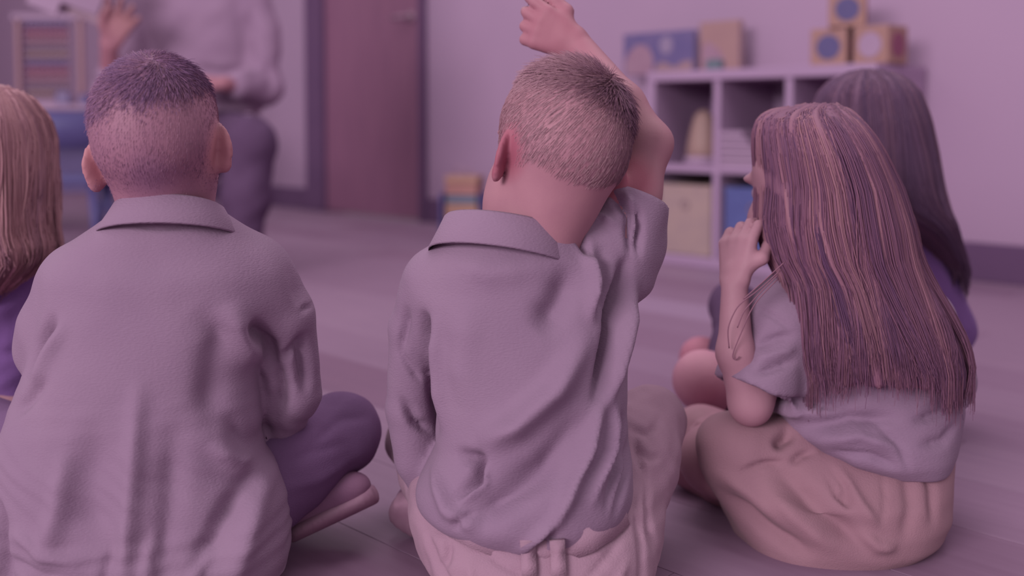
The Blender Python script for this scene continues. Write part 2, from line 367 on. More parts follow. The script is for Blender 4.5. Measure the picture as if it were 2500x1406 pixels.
lathe('toy_bell', [(0, 0), (.062, 0), (.066, .008), (.06, .05), (.05, .1), (.036, .15), (.018, .172), (0, .176)], M_yel, loc=on_shelf(x+.02, .11, z+.03), seg=28)
toy = bpy.data.objects['toy_bell']; base = lathe('base', [(0, -.03), (.07, -.03), (.072, -.015), (.066, 0), (0, 0)], M_paper, toy, seg=28)
tag(toy, 'yellow rounded toy with a pale base in the upper left compartment', 'toy')
x, z = cell(1, 1)
bx = empty('paper_stack', on_shelf(x-.05, .06, z), WRZ); tag(bx, 'slanted stack of white paper trays in the upper middle compartment', 'paper')
for q in range(5): box('tray', (.2-.02*q, .2, .022), (-.012*q, .05, .012+.026*q), M_paper, bx, .002)
# ---- board books
M_bk = mat('book_cover_blue', (94, 80, 126), (106, 88, 130), rough=.45, scale=14); M_pk = mat('book_print_rose', (142, 104, 128), (148, 112, 134), rough=.5, scale=18)
M_br = mat('book_print_tan', (140, 106, 120), (146, 112, 124), rough=.5, scale=22); M_lil = mat('book_print_lilac', (132, 110, 142), (138, 116, 146), rough=.5, scale=12)
M_yb = mat('book_cover_yellow', (148, 110, 116), (152, 114, 118), rough=.45, scale=10); M_tl = mat('teal_plastic', (92, 98, 112), (96, 102, 116), rough=.5)
M_or = mat('orange_plastic', (154, 102, 104), (158, 106, 106), rough=.5)
def blob(name, m, parent, pts, y, th=.0015):
    bm = bmesh.new(); vs = [bm.verts.new((p[0], y, p[1])) for p in pts]; f = bm.faces.new(vs); r = bmesh.ops.extrude_face_region(bm, geom=[f])
    for v in r['geom']:
        if isinstance(v, bmesh.types.BMVert): v.co.y -= th
    return bm_obj(name, bm, m, parent)
def oval(cx, cz, rx, rz, n=20): return [(cx+rx*math.cos(2*math.pi*i/n), cz+rz*math.sin(2*math.pi*i/n)) for i in range(n)]
def a_at(px, d): return wall_a(px, d)-SH0
def book(x0, x1, h, m, label, lean=.10, dy=.24):
    o = empty('picture_book', on_shelf((x0+x1)/2, dy, SHH), WRZ); tag(o, label, 'book', 'picture books on the cube shelf'); wd = x1-x0
    bm = bmesh.new(); bm_box(bm, (wd, .004, h), (0, 0, h/2+.001), .001); bm_box(bm, (wd, .004, h), (0, .026, h/2+.001), .001); bm_box(bm, (.004, .03, h), (-wd/2+.002, .013, h/2+.001), .001); bm_obj('cover', bm, m, o)
    box('pages', (wd-.01, .021, h-.008), (0, .013, h/2+.001), M_paper, o, .001); o.rotation_euler = (-lean*0, 0, WRZ)
    return o, wd
DBK = SHF+.24
b1, wd = book(a_at(1521, DBK), a_at(1692, DBK), .175, M_bk, 'wide blue picture book with rose figures standing on the shelf')
k = wd/.3
blob('cover_print', M_pk, b1, [(-.142*k, .004), (-.142*k, .06), (-.125*k, .1), (-.09*k, .128), (-.055*k, .126), (-.03*k, .1), (-.018*k, .06), (-.022*k, .004)], -.002)
blob('cover_print', M_lil, b1, oval(.035*k, .12, .028*k, .035), -.002)
blob('cover_print', M_br, b1, [(-.016*k, .004), (-.01*k, .035), (.02*k, .055), (.05*k, .04), (.075*k, .03), (.1*k, .05), (.142*k, .055), (.142*k, .004)], -.002)
b2, wd = book(a_at(1702, DBK), a_at(1798, DBK), .2, M_yb, 'tall yellow picture book beside the blue one', dy=.25)
k = wd/.17
blob('cover_print', M_pk, b2, [(-.07*k, .01), (-.075*k, .1), (-.05*k, .125), (.0, .09), (.02*k, .06), (.03*k, .01)], -.002)
tl = box('toy_brick', (.062, .03, .036), (0, 0, .018), M_tl, loc=on_shelf(a_at(1742, SHF+.06), .06, SHH), rz=WRZ, bevel=.003); tag(tl, 'small teal toy brick in front of the yellow book', 'toy')
bm = bmesh.new()
for q in (-.02, 0, .02):
    r = bmesh.ops.create_cone(bm, segments=14, radius1=.007, radius2=.007, depth=.006, cap_ends=True); bmesh.ops.translate(bm, vec=(q, 0, .039), verts=r['verts'])
bm_obj('stud', bm, M_tl, tl)['kind'] = 'stuff'
# ---- cubes with round spots
M_cube = mat('yellow_foam', (148, 108, 108), (152, 111, 108), rough=.8, scale=12); M_spot = mat('blue_spot', (84, 72, 114), (87, 75, 118), rough=.7)
M_red = mat('red_spot', (128, 70, 98), (132, 72, 98), rough=.7)
def cube(cx, cz, s, rz, m_front, m_side, label, dy=.14):
    o = empty('toy_cube', on_shelf(cx, dy, SHH+cz), WRZ+rz); tag(o, label, 'toy cube', 'stacked foam cubes on the cube shelf')
    box('cube_body', (s, s, s), (0, 0, s/2), M_cube, o, .006)
    blob('spot', m_front, o, oval(0, s/2, s*.33, s*.33, 28), -s/2, .002)
    sd = blob('spot', m_side, o, oval(0, s/2, s*.33, s*.33, 28), -s/2, .002); sd.rotation_euler = (0, 0, math.pi/2)
    return o
DC = SHF+.14; s_ = .127
cube(a_at(2032, DC), 0, s_, .12, M_spot, M_red, 'yellow foam cube with a blue spot, lower left of the three')
cube(a_at(2142, DC), 0, s_, -.10, M_paper, M_red, 'yellow foam cube with a large white spot, lower right of the three')
cube(a_at(2062, DC), s_+.001, s_*.95, .42, M_spot, M_red, 'yellow foam cube with blue and red spots on top of the stack')
# ================================================================== toy tower on the floor
M_bl = mat('blue_plastic', (86, 74, 128), (92, 80, 134), rough=.5); M_pu = mat('purple_plastic', (122, 80, 122), (126, 84, 126), rough=.5); M_cy = mat('cyan_plastic', (96, 100, 126), (100, 106, 130), rough=.5)
M_gd = mat('golden_plastic', (156, 112, 106), (160, 116, 106), rough=.5)
tw = empty('toy_tower', floorpt(1135, 598), -.25); tag(tw, 'stacked toy tower of yellow, orange and purple blocks with wire loops on top', 'toy')
zz = 0
for (h_, w_, m_) in ((.075, .16, M_gd), (.035, .15, M_pu), (.075, .145, M_gd), (.035, .14, M_cy), (.05, .145, M_or), (.035, .15, M_gd)):
    box('block', (w_, .11, h_-.001), (0, 0, zz+h_/2), m_, tw, .006); zz += h_
for sx in (-1, 1): box('side_board', (.014, .12, .23), (sx*.09, 0, .115), M_bl, tw, .004)
for q, rr_ in ((-.02, .03), (.02, .022)):
    tube('wire_loop', [(q+rr_*math.cos(a), .01*q/.02, zz+rr_*1.2*math.sin(a)) for a in np.linspace(0, math.pi, 13)], .004, M_metal, tw, 6)
# ================================================================== table, abacus and chair at the left
YT = 4.9
M_tb = mat('table_laminate', (154, 120, 150), (156, 123, 152), rough=.45); M_bf = mat('blue_chair_plastic', (80, 70, 118), (88, 77, 126), rough=.45, scale=5); M_bd = mat('navy_plastic', (90, 72, 116), (94, 76, 122), rough=.5)
tp = P(120, 262, YT); TZ = tp[2]
tb = empty('activity_table', (P(70, 262, YT)[0], YT+.32, 0), 0); tag(tb, 'white topped activity table with a navy apron and blue legs', 'table')
box('table_top', (1.0, .64, .03), (0, 0, TZ-.001), M_tb, tb, .008)
box('apron', (.94, .58, .075), (0, 0, TZ-.055), M_bd, tb, .006)
box('back_board', (.86, .02, .36), (0, .26, TZ-.27), M_bd, tb, .004)
for sx in (-1, 1):
    for sy in (-1, 1): tube('leg', [(sx*.43, sy*.25, TZ-.06), (sx*.45, sy*.27, .0)], [.036, .032], M_bf, tb, 12)
# abacus
M_wd = mat('pine_wood', (152, 110, 122), (156, 114, 126), rough=.55, scale=6, stretch=(1, 1, 10)); M_bk2 = mat('black_plastic', (98, 70, 98), (102, 72, 100), rough=.4)
abz = TZ+.014; x0 = P(48, 200, YT+.15)[0]; x1 = P(200, 200, YT+.15)[0]; aw = x1-x0; ah = P(0, 42, YT+.15)[2]-abz
ab = empty('abacus', ((x0+x1)/2, YT+.15, abz), 0); tag(ab, 'wooden abacus with rows of coloured beads on the white table', 'abacus')
for sx in (-1, 1): box('post', (.022, .03, ah), (sx*(aw/2), 0, ah/2), M_wd, ab, .004)
box('top_rail', (aw+.06, .03, .035), (0, 0, ah+.0), M_paper, ab, .004); box('base', (aw+.06, .12, .022), (0, 0, .011), M_tb, ab, .004)
cols = ['lil', 'red', 'rose', 'grey', 'yel', 'lil', 'red', 'rose', 'grey', 'yel']
cm = dict(lil=mat('bead_blue', (116, 94, 136), (122, 100, 140), rough=.4), red=mat('bead_red', (146, 86, 112), (152, 92, 116), rough=.4), rose=mat('bead_rose', (150, 104, 124), (154, 108, 126), rough=.4), grey=mat('bead_grey', (132, 104, 126), (138, 110, 130), rough=.4), yel=mat('bead_yellow', (148, 116, 122), (152, 120, 124), rough=.4))
nrow = len(cols)
for i, cc in enumerate(cols):
    z_ = ah-.035-(ah-.09)*i/(nrow-1); r0 = (ah-.09)/(nrow-1)*.44
    tube('rod', [(-aw/2, 0, z_), (aw/2, 0, z_)], .0025, M_metal, ab, 6)
    bm = bmesh.new()
    for j in range(9):
        r = bmesh.ops.create_uvsphere(bm, u_segments=10, v_segments=6, radius=1)
        for v in r['verts']: v.co = Vector((v.co.x*.0115+(-aw/2+.048+.0235*j), v.co.y*r0, v.co.z*r0+z_))
    bm_obj('bead_row', bm, cm[cc], ab, smooth=True)['kind'] = 'stuff'
    bm = bmesh.new(); r = bmesh.ops.create_uvsphere(bm, u_segments=10, v_segments=6, radius=1)
    for v in r['verts']: v.co = Vector((v.co.x*.016-aw/2+.027, v.co.y*r0*1.15, v.co.z*r0*1.05+z_))
    bm_obj('end_bead', bm, M_bk2, ab, smooth=True)
q = P(155, 246, YT+.05); tc_ = box('toy_block', (.06, .05, .062), (0, 0, .031), mat('periwinkle_wood', (112, 96, 142), (116, 100, 146), rough=.5), loc=(q[0], YT+.05, TZ+.014), rz=.2, bevel=.004); tag(tc_, 'periwinkle toy block in front of the abacus', 'toy block')
blob('print', M_lil, tc_, oval(0, .031, .018, .018), -.025, .001)
q = P(212, 246, YT+.06); tc_ = box('toy_block', (.05, .05, .05), (0, 0, .025), M_bl, loc=(q[0], YT+.06, TZ+.014), rz=-.3, bevel=.004); tag(tc_, 'small dark blue toy block at the right end of the white table', 'toy block')
blob('print', M_lil, tc_, oval(0, .025, .015, .015), -.025, .001)
# chairs
def kid_chair(x, y, rz, label, back_m, sz=.30):
    o = empty('child_chair', (x, y, 0), rz); tag(o, label, 'chair', 'small blue chairs at the white table')
    bm = bmesh.new(); bm_box(bm, (.33, .32, .03), (0, 0, sz), .012); bm_obj('seat', bm, back_m, o)
    bm = bmesh.new(); n = 9
    for k in range(2):
        for i in range(n):
            a = -.9+1.8*i/(n-1); rx = .17*math.sin(a)/math.sin(.9); yb = .165-.05*(1-math.cos(a))*2
            for j, z in enumerate((sz+.13, sz+.2, sz+.28)):
                bm.verts.new((rx, -(yb+.03*j/2+k*.014), z))
    bm.verts.ensure_lookup_table(); g = lambda k, i, j: bm.verts[k*n*3+i*3+j]
    for i in range(n-1):
        for j in range(2):
            bm.faces.new((g(0, i, j), g(0, i+1, j), g(0, i+1, j+1), g(0, i, j+1))); bm.faces.new((g(1, i, j), g(1, i, j+1), g(1, i+1, j+1), g(1, i+1, j)))
        bm.faces.new((g(0, i, 0), g(1, i, 0), g(1, i+1, 0), g(0, i+1, 0))); bm.faces.new((g(0, i, 2), g(0, i+1, 2), g(1, i+1, 2), g(1, i, 2)))
    for i in (0, n-1):
        for j in range(2): bm.faces.new((g(0, i, j), g(0, i, j+1), g(1, i, j+1), g(1, i, j)))
    bm_obj('backrest', bm, back_m, o, smooth=True)
    for sx in (-1, 1):
        tube('leg', [(sx*.13, .12, sz-.01), (sx*.155, .16, 0)], [.02, .015], M_bf, o, 10)
        tube('leg', [(sx*.13, -.12, sz-.01), (sx*.155, -.16, 0)], [.02, .015], M_bf, o, 10)
        tube('back_post', [(sx*.13, -.13, sz-.01), (sx*.14, -.15, sz+.14)], [.016, .013], M_bf, o, 10)
q = P(165, 500, 4.25); kid_chair(q[0], 4.25, .15, 'small blue plastic chair tucked under the white table', M_bf)
q = P(362, 500, 4.62); kid_chair(q[0], 4.62, -.3, 'brighter blue small chair half hidden behind the dark haired boy', M_blueb, .26)
# ================================================================== people: helpers
def skin_mat(name, c1, c2, blush, hair, bump=.12):
    g_ = GAINS.get(name, 1.0); A4 = lambda c: tuple(min(.95, x*g_) for x in lin(c))+(1,)
    m = bpy.data.materials.new(name); m.use_nodes = True; nt = m.node_tree; N = nt.nodes; L = nt.links; b = N['Principled BSDF']
    b.inputs['Roughness'].default_value = .6; b.inputs['Specular IOR Level'].default_value = .25
    tc = N.new('ShaderNodeTexCoord'); nz = N.new('ShaderNodeTexNoise'); nz.inputs['Scale'].default_value = 30; nz.inputs['Detail'].default_value = 5; L.new(tc.outputs['Object'], nz.inputs['Vector'])
    rp = N.new('ShaderNodeValToRGB'); rp.color_ramp.elements[0].color = A4(c1); rp.color_ramp.elements[1].color = A4(c2); rp.color_ramp.elements[0].position = .3; rp.color_ramp.elements[1].position = .7; L.new(nz.outputs['Fac'], rp.inputs[0])
    out = rp.outputs[0]
    for an, c in (('blush', blush), ('hair', hair)):
        at = N.new('ShaderNodeAttribute'); at.attribute_name = an; mx = N.new('ShaderNodeMixRGB'); L.new(at.outputs['Fac'], mx.inputs[0]); L.new(out, mx.inputs[1]); mx.inputs[2].default_value = A4(c); out = mx.outputs[0]
    L.new(out, b.inputs['Base Color'])
    n2 = N.new('ShaderNodeTexNoise'); n2.inputs['Scale'].default_value = 500; L.new(tc.outputs['Object'], n2.inputs['Vector']); bp = N.new('ShaderNodeBump'); bp.inputs['Strength'].default_value = bump; bp.inputs['Distance'].default_value = .001
    L.new(n2.outputs['Fac'], bp.inputs['Height']); L.new(bp.outputs[0], b.inputs['Normal'])
    return m
def cloth_mat(name, c1, c2, scale=8, knit=True, bump=.5, rough=.9, sheen=.04):
    m = mat(name, c1, c2, rough=rough, scale=scale, detail=6, sheen=sheen, spec=.08); nt = m.node_tree; N = nt.nodes; L = nt.links; b = N['Principled BSDF']
    tc = N.new('ShaderNodeTexCoord'); mp = N.new('ShaderNodeMapping'); mp.inputs['Scale'].default_value = (260, 260, 800) if knit else (500, 500, 900); L.new(tc.outputs['Object'], mp.inputs[0])
    nz = N.new('ShaderNodeTexNoise'); nz.inputs['Scale'].default_value = 1; nz.inputs['Detail'].default_value = 2; L.new(mp.outputs[0], nz.inputs['Vector'])
    bp = N.new('ShaderNodeBump'); bp.inputs['Strength'].default_value = bump; bp.inputs['Distance'].default_value = .0015; L.new(nz.outputs['Fac'], bp.inputs['Height']); L.new(bp.outputs[0], b.inputs['Normal'])
    return m
def hair_mat(name, dark, mid, light):
    g_ = GAINS.get(name, 1.0); A4 = lambda c: tuple(min(.95, x*g_) for x in lin(c))+(1,)
    m = bpy.data.materials.new(name); m.use_nodes = True; nt = m.node_tree; N = nt.nodes; L = nt.links; b = N['Principled BSDF']
    b.inputs['Roughness'].default_value = .55; b.inputs['Specular IOR Level'].default_value = .15
    at = N.new('ShaderNodeAttribute'); at.attribute_name = 'tone'; rp = N.new('ShaderNodeValToRGB'); e = rp.color_ramp.elements
    e[0].color = A4(dark); e[1].color = A4(light); e[0].position = .1; e[1].position = .95; q = e.new(.5); q.color = A4(mid)
    L.new(at.outputs['Fac'], rp.inputs[0]); L.new(rp.outputs[0], b.inputs['Base Color']); return m
class Person:
    def __init__(s, base, label, group=None):
        s.root = empty('person', tuple(base)); s.loc = np.array(base, float); tag(s.root, label, 'person', group)
    def add(s, name, V, Q, m, parent=None, attr=None, label=None):
        o = np_mesh(name, V-s.loc, Q, m, parent or s.root, True, attr)
        if label: o['label'] = label
        return o
    def field(s, name, F, m, smooth=1, parent=None, fx=None, attr=None, label=None):
        V, Q = F.mesh(smooth)
        if fx: V = fx(V, normals(V, Q)); V = relax(V, Q, .35)
        o = s.add(name, V, Q, m, parent, attr(V) if attr else None, label); s.last = (V, Q); return o
def head(F, c, R, S=1.0, flare=(.12, .12), ez=(0, 0), er=.8):
    L = lambda x, y, z: c+S*(x*R[0]+y*R[1]+z*R[2]); e = lambda p, r, k=.012, op='u', RR=None: F.ell(L(*p), np.array(r)*S, R if RR is None else RR, k*S, op)
    e((0, -.004, .02), (.0735, .09, .08)); e((0, -.022, -.012), (.069, .07, .062), .02); e((0, .03, -.04), (.055, .056, .06), .025)
    e((0, .052, -.082), (.028, .024, .02), .03); F.cone(L(0, .0, -.05), L(0, .012, -.13), .049*S, .046*S, .025)
    for sx in (-1, 1):
        e((sx*.03, .078, -.008), (.014, .012, .010), .01, 's'); e((sx*.032, .062, -.045), (.022, .022, .022), .02); e((sx*.03, .078, .012), (.02, .01, .007), .012)
    F.cone(L(0, .086, .0), L(0, .1, -.03), .006*S, .0105*S, .008); e((0, .09, -.036), (.016, .01, .007), .008); e((0, .083, -.058), (.02, .010, .005), .005); e((0, .082, -.067), (.018, .010, .005), .005)
    for i, sx in enumerate((-1, 1)):
        fl = flare[i]; at = L(sx*.068, .0, -.024+ez[i]); d = math.cos(fl)*-R[1]+math.sin(fl)*sx*R[0]; up = R[2]*.97-R[1]*.22*1; up = unit(up-d*np.dot(up, d)); n = np.cross(up, d)
        RE = np.array([d, n, up]); cc = at+d*.013*S*er; F.ell(cc, np.array([.018, .0062, .030])*S*er, RE, .006)
        F.ell(at+d*.010*S*er-up*.026*S, np.array([.010, .0055, .011])*S*er, RE, .006)
        out = n*np.sign(np.dot(n, sx*R[0]+.3*R[1])); F.ell(cc+out*.006*S-d*.001, np.array([.0115, .005, .020])*S*er, RE, .004, 's')
    return L
def ears_mask(V, L, S=1.0):
    m = np.zeros(len(V))
    for sx in (-1, 1): m = np.maximum(m, np.clip(1.35-np.linalg.norm(V-L(sx*.086, -.012, -.026), axis=1)/(.034*S), 0, 1))
    return np.clip(m*1.6, 0, 1)
def eyes(p, L, R, S=1.0):
    for sx in (-1, 1):
        bm = bmesh.new(); bmesh.ops.create_uvsphere(bm, u_segments=16, v_segments=10, radius=.0115*S); o = bm_obj('eye', bm, MATS['white_paper'], p.root, True, loc=tuple(L(sx*.03, .070, -.008)-p.loc))
        bm = bmesh.new(); bmesh.ops.create_uvsphere(bm, u_segments=12, v_segments=8, radius=.0058*S); bm_obj('iris', bm, MATS['dark_trim_vinyl'], o, True, loc=tuple(R[1]*.0068*S))
def hand(F, wrist, d, n, side, L=.125, curl=(.5, .5, .5, .5), spread=.0, thumb=(.5, .5), r=1.0):
    """d along the hand, n where the palm faces, side: towards the thumb"""
    d = unit(d); n = unit(n-d*np.dot(n, d)); s = unit(side-d*np.dot(side, d)-n*np.dot(side, n)); k = .005
    lens = (.42, .46, .43, .34)
    for j in range(4):
        off = (1.5-j)*.0135*L/.125; b = wrist+d*(.46-.02*abs(j-1.2))*L+s*off*1.05
        F.cone(wrist+s*off*.55+d*.01, b, .0125*r, .0092*r, .008)
        dj = unit(d+s*(1.5-j)*spread); c = curl[j] if not isinstance(curl[j], (tuple, list)) else None; q = b; ang = 0
        for si, fr in enumerate((.44, .31, .25)):
            ang += c if c is not None else curl[j][si]; dd = dj*math.cos(ang)+n*math.sin(ang); q2 = q+dd*lens[j]*L*fr
            F.cone(q, q2, (.0086-.0009*si)*r, (.0079-.0009*si)*r, k*.5); q = q2
    tb = wrist+d*.12*L+s*.012; t1 = tb+unit(d*.75+s*.75+n*.35)*.24*L; a0, a1 = thumb; t2 = t1+unit(d*1+s*(.5-a0)+n*a0)*.17*L; t3 = t2+unit(d*.9-s*a1*.5+n*a1)*.14*L
    F.cone(wrist+d*.02, t1, .013*r, .0098*r, .008); F.cone(t1, t2, .0095*r, .0085*r, .003); F.cone(t2, t3, .0085*r, .007*r, .003)
def collar(p, c, R, rx, ry, hgt, ox, oy, m, span=2.6, fall=None, name='collar', parent=None, thick=.0035):
    """turned-down shirt collar around the neck; R rows right, forward, up; c = top centre"""
    prof = [(0, -1.0, -.002), (0, -.25, 0), (.05, -.04, .001), (.15, .0, .003), (.28, -.08, .004), (.55, -.45, .004), (1.0, -1.0, .003), (.97, -1.03, 0), (.5, -.52, .001), (.22, -.2, .0015), (.1, -.5, .001), (.08, -1.0, .001)]
    nphi = 60; V = []; Q = []; n = len(prof)
    for i in range(nphi+1):
        t = -1+2*i/nphi; ph = t*span; fx = abs(t)
        for (o, h, e) in prof:
            X = (rx+ox*o)*math.sin(ph); Yy = -(ry+oy*o)*math.cos(ph); hh = hgt*(1+.25*fx**2) if o > .3 else hgt
            V.append(c+R[0]*X+R[1]*Yy+R[2]*(h*hh-.028*(1-math.cos(ph))*.35+e*.5))
    for i in range(nphi):
        for j in range(n): Q.append((i*n+j, i*n+(j+1) % n, (i+1)*n+(j+1) % n, (i+1)*n+j))
    V = np.array(V); Q = np.array(Q); N = normals(V, Q); cen = V.mean(0)
    return p.add(name, V, Q, m, parent)
def strands(paths, rad, tone):
    n, m, _ = paths.shape; t = np.gradient(paths, axis=1); t /= np.linalg.norm(t, axis=2, keepdims=True)+1e-9
    ref = np.array([.31, -.9, .2]); a = np.cross(t, ref); a /= np.linalg.norm(a, axis=2, keepdims=True)+1e-9; b = np.cross(t, a); V = []
    for j in range(3):
        g = 2*np.pi*j/3; V.append(paths+rad[:, :, None]*(math.cos(g)*a+math.sin(g)*b))
    V = np.stack(V, 2).reshape(-1, 3); I = (np.arange(n)[:, None, None]*m+np.arange(m-1)[None, :, None])*3; J = np.arange(3)[None, None, :]; J2 = (J+1) % 3
    Q = np.stack([I+J, I+J2, I+3+J2, I+3+J], -1).reshape(-1, 4); T = np.repeat(tone, m*3)
    return V, Q, T
def long_hair(p, lf, m, n, part_ph, zend, seed, name='hair', base_m=None, curl=.004, ph_rng=(0, 2*math.pi), rad=.0011, tip_flick=0, ztop_cut=None, attr_bias=0, h=.005, parent=None):
    r = np.random.default_rng(seed); F = Field((lf.x0-.02, lf.y0-.02, lf.z0-.02), (lf.x1+.02, lf.y1+.02, lf.z1+.02), h); F.loft(lf, .005)
    V, Q = F.mesh(1); N = normals(V, Q); ang = np.arctan2(V[:, 1]-np.interp(V[:, 2], lf.z, lf.c[1]), V[:, 0]-np.interp(V[:, 2], lf.z, lf.c[0]))
    groove = sum(np.sin(ang*k+ph+V[:, 2]*z)*am for k, ph, z, am in ((17, 1, 9, .0022), (29, 2, -14, .0016), (47, 4, 22, .001)))
    V = V+N*groove[:, None]; tone = np.clip(.35+groove*90+attr_bias, 0, 1); o = p.add(name, V, Q, m, parent, {'tone': tone})
    mm = 20; t = np.linspace(0, 1, mm)[None, :]; ph0 = r.uniform(*ph_rng, size=n); nl = 90; lock = r.integers(0, nl, n); lph = r.uniform(*ph_rng, size=nl); ltone = r.normal(.42, .13, nl); lend = r.uniform(0, 1, nl)
    use = r.random(n) < .75; ph0 = np.where(use, lph[lock]+r.normal(0, .05, n), ph0)
    zt = lf.z1-.001-r.random(n)**2*.012; zt = np.where(r.random(n) < .35, lf.z1-r.random(n)*(lf.z1-lf.z0)*.35, zt)
    zl = zend(ph0)+.075*(lend[lock]-.5)+r.normal(0, .010, n); z = zt[:, None]+(zl-zt)[:, None]*(t**1.0); amp = np.where(use, r.normal(0, curl, nl)[lock], 0)[:, None]+r.normal(0, curl*.15, (n, 1)); fr = r.uniform(.6, 1.6, nl)[lock][:, None]; pp = (r.uniform(0, 6.28, nl)[lock]+r.normal(0, .15, n))[:, None]
    ph = ph0[:, None]+(r.normal(0, .10, nl)[lock]+r.normal(0, .015, n))[:, None]*t+.03*np.sin(fr*3*t+pp)
    lofs = np.abs(r.normal(0, .0035, nl)); off = r.uniform(-.0015, .002, (n, 1))+np.where(use, lofs[lock], 0)[:, None]*np.sqrt(np.clip(t, 0, 1))+np.abs(r.normal(0, 1, (n, 1)))*.0015*t**2; zc = np.clip(z, lf.z0, lf.z1); pth = lf.surf(zc, ph, off); pth[:, :, 2] = z
    pth[:, :, 0] += amp*np.sin(fr*6.28*t+pp)*t+tip_flick*np.clip(t-.75, 0, 1)**2*16*.02; pth[:, :, 1] += amp*.5*np.cos(fr*6.28*t+pp)*t
    rd = rad*(1-.65*t**3)*r.uniform(.6, 1.4, (n, 1)); tn = np.clip(np.where(use, ltone[lock], .45)+r.normal(0, .09, n)+attr_bias, 0, 1)
    V, Q, T = strands(pth, rd*np.ones((n, mm)), tn); s = p.add('hair_strands', V, Q, m, o, {'tone': T}); s['kind'] = 'stuff'
    return o
def short_hair(p, V, Q, mask, m, n, length, flow, seed, tonef, rad=.00045, parent=None, up=.45, lenf=None, base=-.001, jt=.5, curlin=.1):
    r = np.random.default_rng(seed); N = normals(V, Q); w = mask/mask.sum(); ix = r.choice(len(V), n, p=w); b = V[ix]+r.normal(0, .0012, (n, 3))*(1 if jt > .3 else .3); nn = N[ix]; fl = flow(V[ix]); fl = fl-nn*(fl*nn).sum(1)[:, None]; fl /= np.linalg.norm(fl, axis=1)[:, None]+1e-9
    L = length*r.uniform(.6, 1.25, n)*(mask[ix]*.7+.3)*(lenf(V[ix]) if lenf else 1); t = np.linspace(0, 1, 4); jit = r.normal(0, .28, (n, 3)); d0 = nn*up+fl*(1-up)+jit*jt; d0 /= np.linalg.norm(d0, axis=1)[:, None]; d1 = d0*.5+fl*.7-nn*curlin; d1 /= np.linalg.norm(d1, axis=1)[:, None]
    pth = b[:, None, :]+nn[:, None, :]*base+L[:, None, None]*(d0[:, None, :]*t[None, :, None]+(d1-d0)[:, None, :]*(t**2)[None, :, None]*.5)
    V2, Q2, T = strands(pth, np.tile(rad*(1-.6*t), (n, 1)), np.clip(tonef(V[ix])+r.normal(0, .17, n), 0, 1)); o = p.add('hair', V2, Q2, m, parent, {'tone': T}); o['kind'] = 'stuff'; return o
def shoe(p, heel, toe, up, L, m_up, m_sole, wd=.034):
    d = unit(toe-heel); up = unit(up-d*np.dot(up, d)); s = np.cross(d, up); R = np.array([s, d, up]); c = (heel+toe)/2; ln = np.linalg.norm(toe-heel)
    lo, hi = np.minimum(heel, toe)-.07, np.maximum(heel, toe)+.07; F = Field(lo, hi, .003)
    F.ell(heel+d*ln*.25+up*.018, (wd*.85, ln*.27, .034), R, .02); F.ell(heel+d*ln*.66+up*.008, (wd*1.03, ln*.33, .026), R, .03); F.cone(heel+d*ln*.2+up*.03, heel+d*ln*.25+up*.06, .026, .026, .02)
    a = p.field('shoe', F, m_up); F = Field(lo, hi, .0025)
    n = 34
    for i in range(n):
        t0 = i/(n-1); w_ = wd*(.80+.28*math.sin(math.pi*min(1, t0*1.05)**1.4))*(1.02-abs(2*t0-1)**5)**.5; c_ = heel+d*ln*(t0*.98+.01)-up*.008
        F.ell(c_, (w_*1.06 if i % 2 else w_*1.03, ln*.034, .012), R, .004)
    b = p.field('sole', F, m_sole, parent=a)
    return a
# ---- shared cloth colours
M_gs = cloth_mat('grey_polo_knit', (141, 110, 137), (147, 116, 142)); M_bt = cloth_mat('black_twill', (90, 64, 94), (93, 67, 97), knit=False, sheen=0); M_kh = cloth_mat('pale_khaki_twill', (146, 111, 131), (150, 115, 134), knit=False)
M_tan = cloth_mat('tan_twill', (143, 103, 118), (148, 108, 122), knit=False); M_pp = cloth_mat('purple_knit', (106, 72, 124), (112, 76, 130)); M_sw = cloth_mat('light_grey_sweater', (144, 112, 141), (149, 117, 145), bump=.1)
M_bt_low = cloth_mat('black_twill_lowered', (90, 64, 94), (93, 67, 97), knit=False, sheen=0); M_sole = mat('rubber_sole', (144, 108, 128), (136, 98, 120), rough=.8, scale=40); M_shoe = mat('canvas_shoe', (124, 86, 112), (118, 80, 108), rough=.85, scale=30, bump=.2)  # black twill copy, albedo lowered to offset the stronger overhead light
# ================================================================== dark haired boy in front, left
YA = 1.15
S_A = skin_mat('skin_brown', (136, 91, 108), (130, 86, 105), (152, 99, 110), (112, 76, 103))
H_A = hair_mat('dark_brown_short_hair', (96, 67, 98), (108, 74, 103), (136, 97, 116))
A = Person((P(370, 1400, YA)[0], YA, 0), 'boy with cropped dark brown hair in a grey polo shirt and black trousers')
RA = frame((-.10, 1, -.06), (-.085, .06, 1)); cA = P(385, 329, YA-.01)
F = Field((-.70, .92, .0), (-.05, 1.50, .66), .003); LA = head(F, cA, RA, .905, flare=(.75, .95), ez=(-.006, .006), er=.92)
F.cone(P(408, 430, YA), P(404, 590, YA+.035), .047, .045, .03); F.ell(P(390, 760, YA+.02), (.10, .055, .10), k=.03); F.ell(P(360, 1150, YA+.02), (.09, .06, .12), k=.03)
F.chain([P(200, 690, YA+.03), P(118, 850, YA+.045), P(230, 1075, YA+.18)], [.026, .021, .018]); F.chain([P(620, 690, YA+.03), P(690, 780, YA+.045), P(710, 955, YA+.06), P(560, 1105, YA+.175)], [.022, .018, .02, .018])
hand(F, P(560, 1105, YA+.175), np.array([-1, .3, -.35]), np.array([0, -.5, -1.]), np.array([0, 1, .2]), curl=(.35, .4, .4, .45)); hand(F, P(230, 1075, YA+.18), np.array([1, .3, -.35]), np.array([0, -.5, -1.]), np.array([0, 1, .2]), curl=(.35, .4, .4, .45))
V, Q = F.mesh(1); X = (V-cA)@RA.T/.905
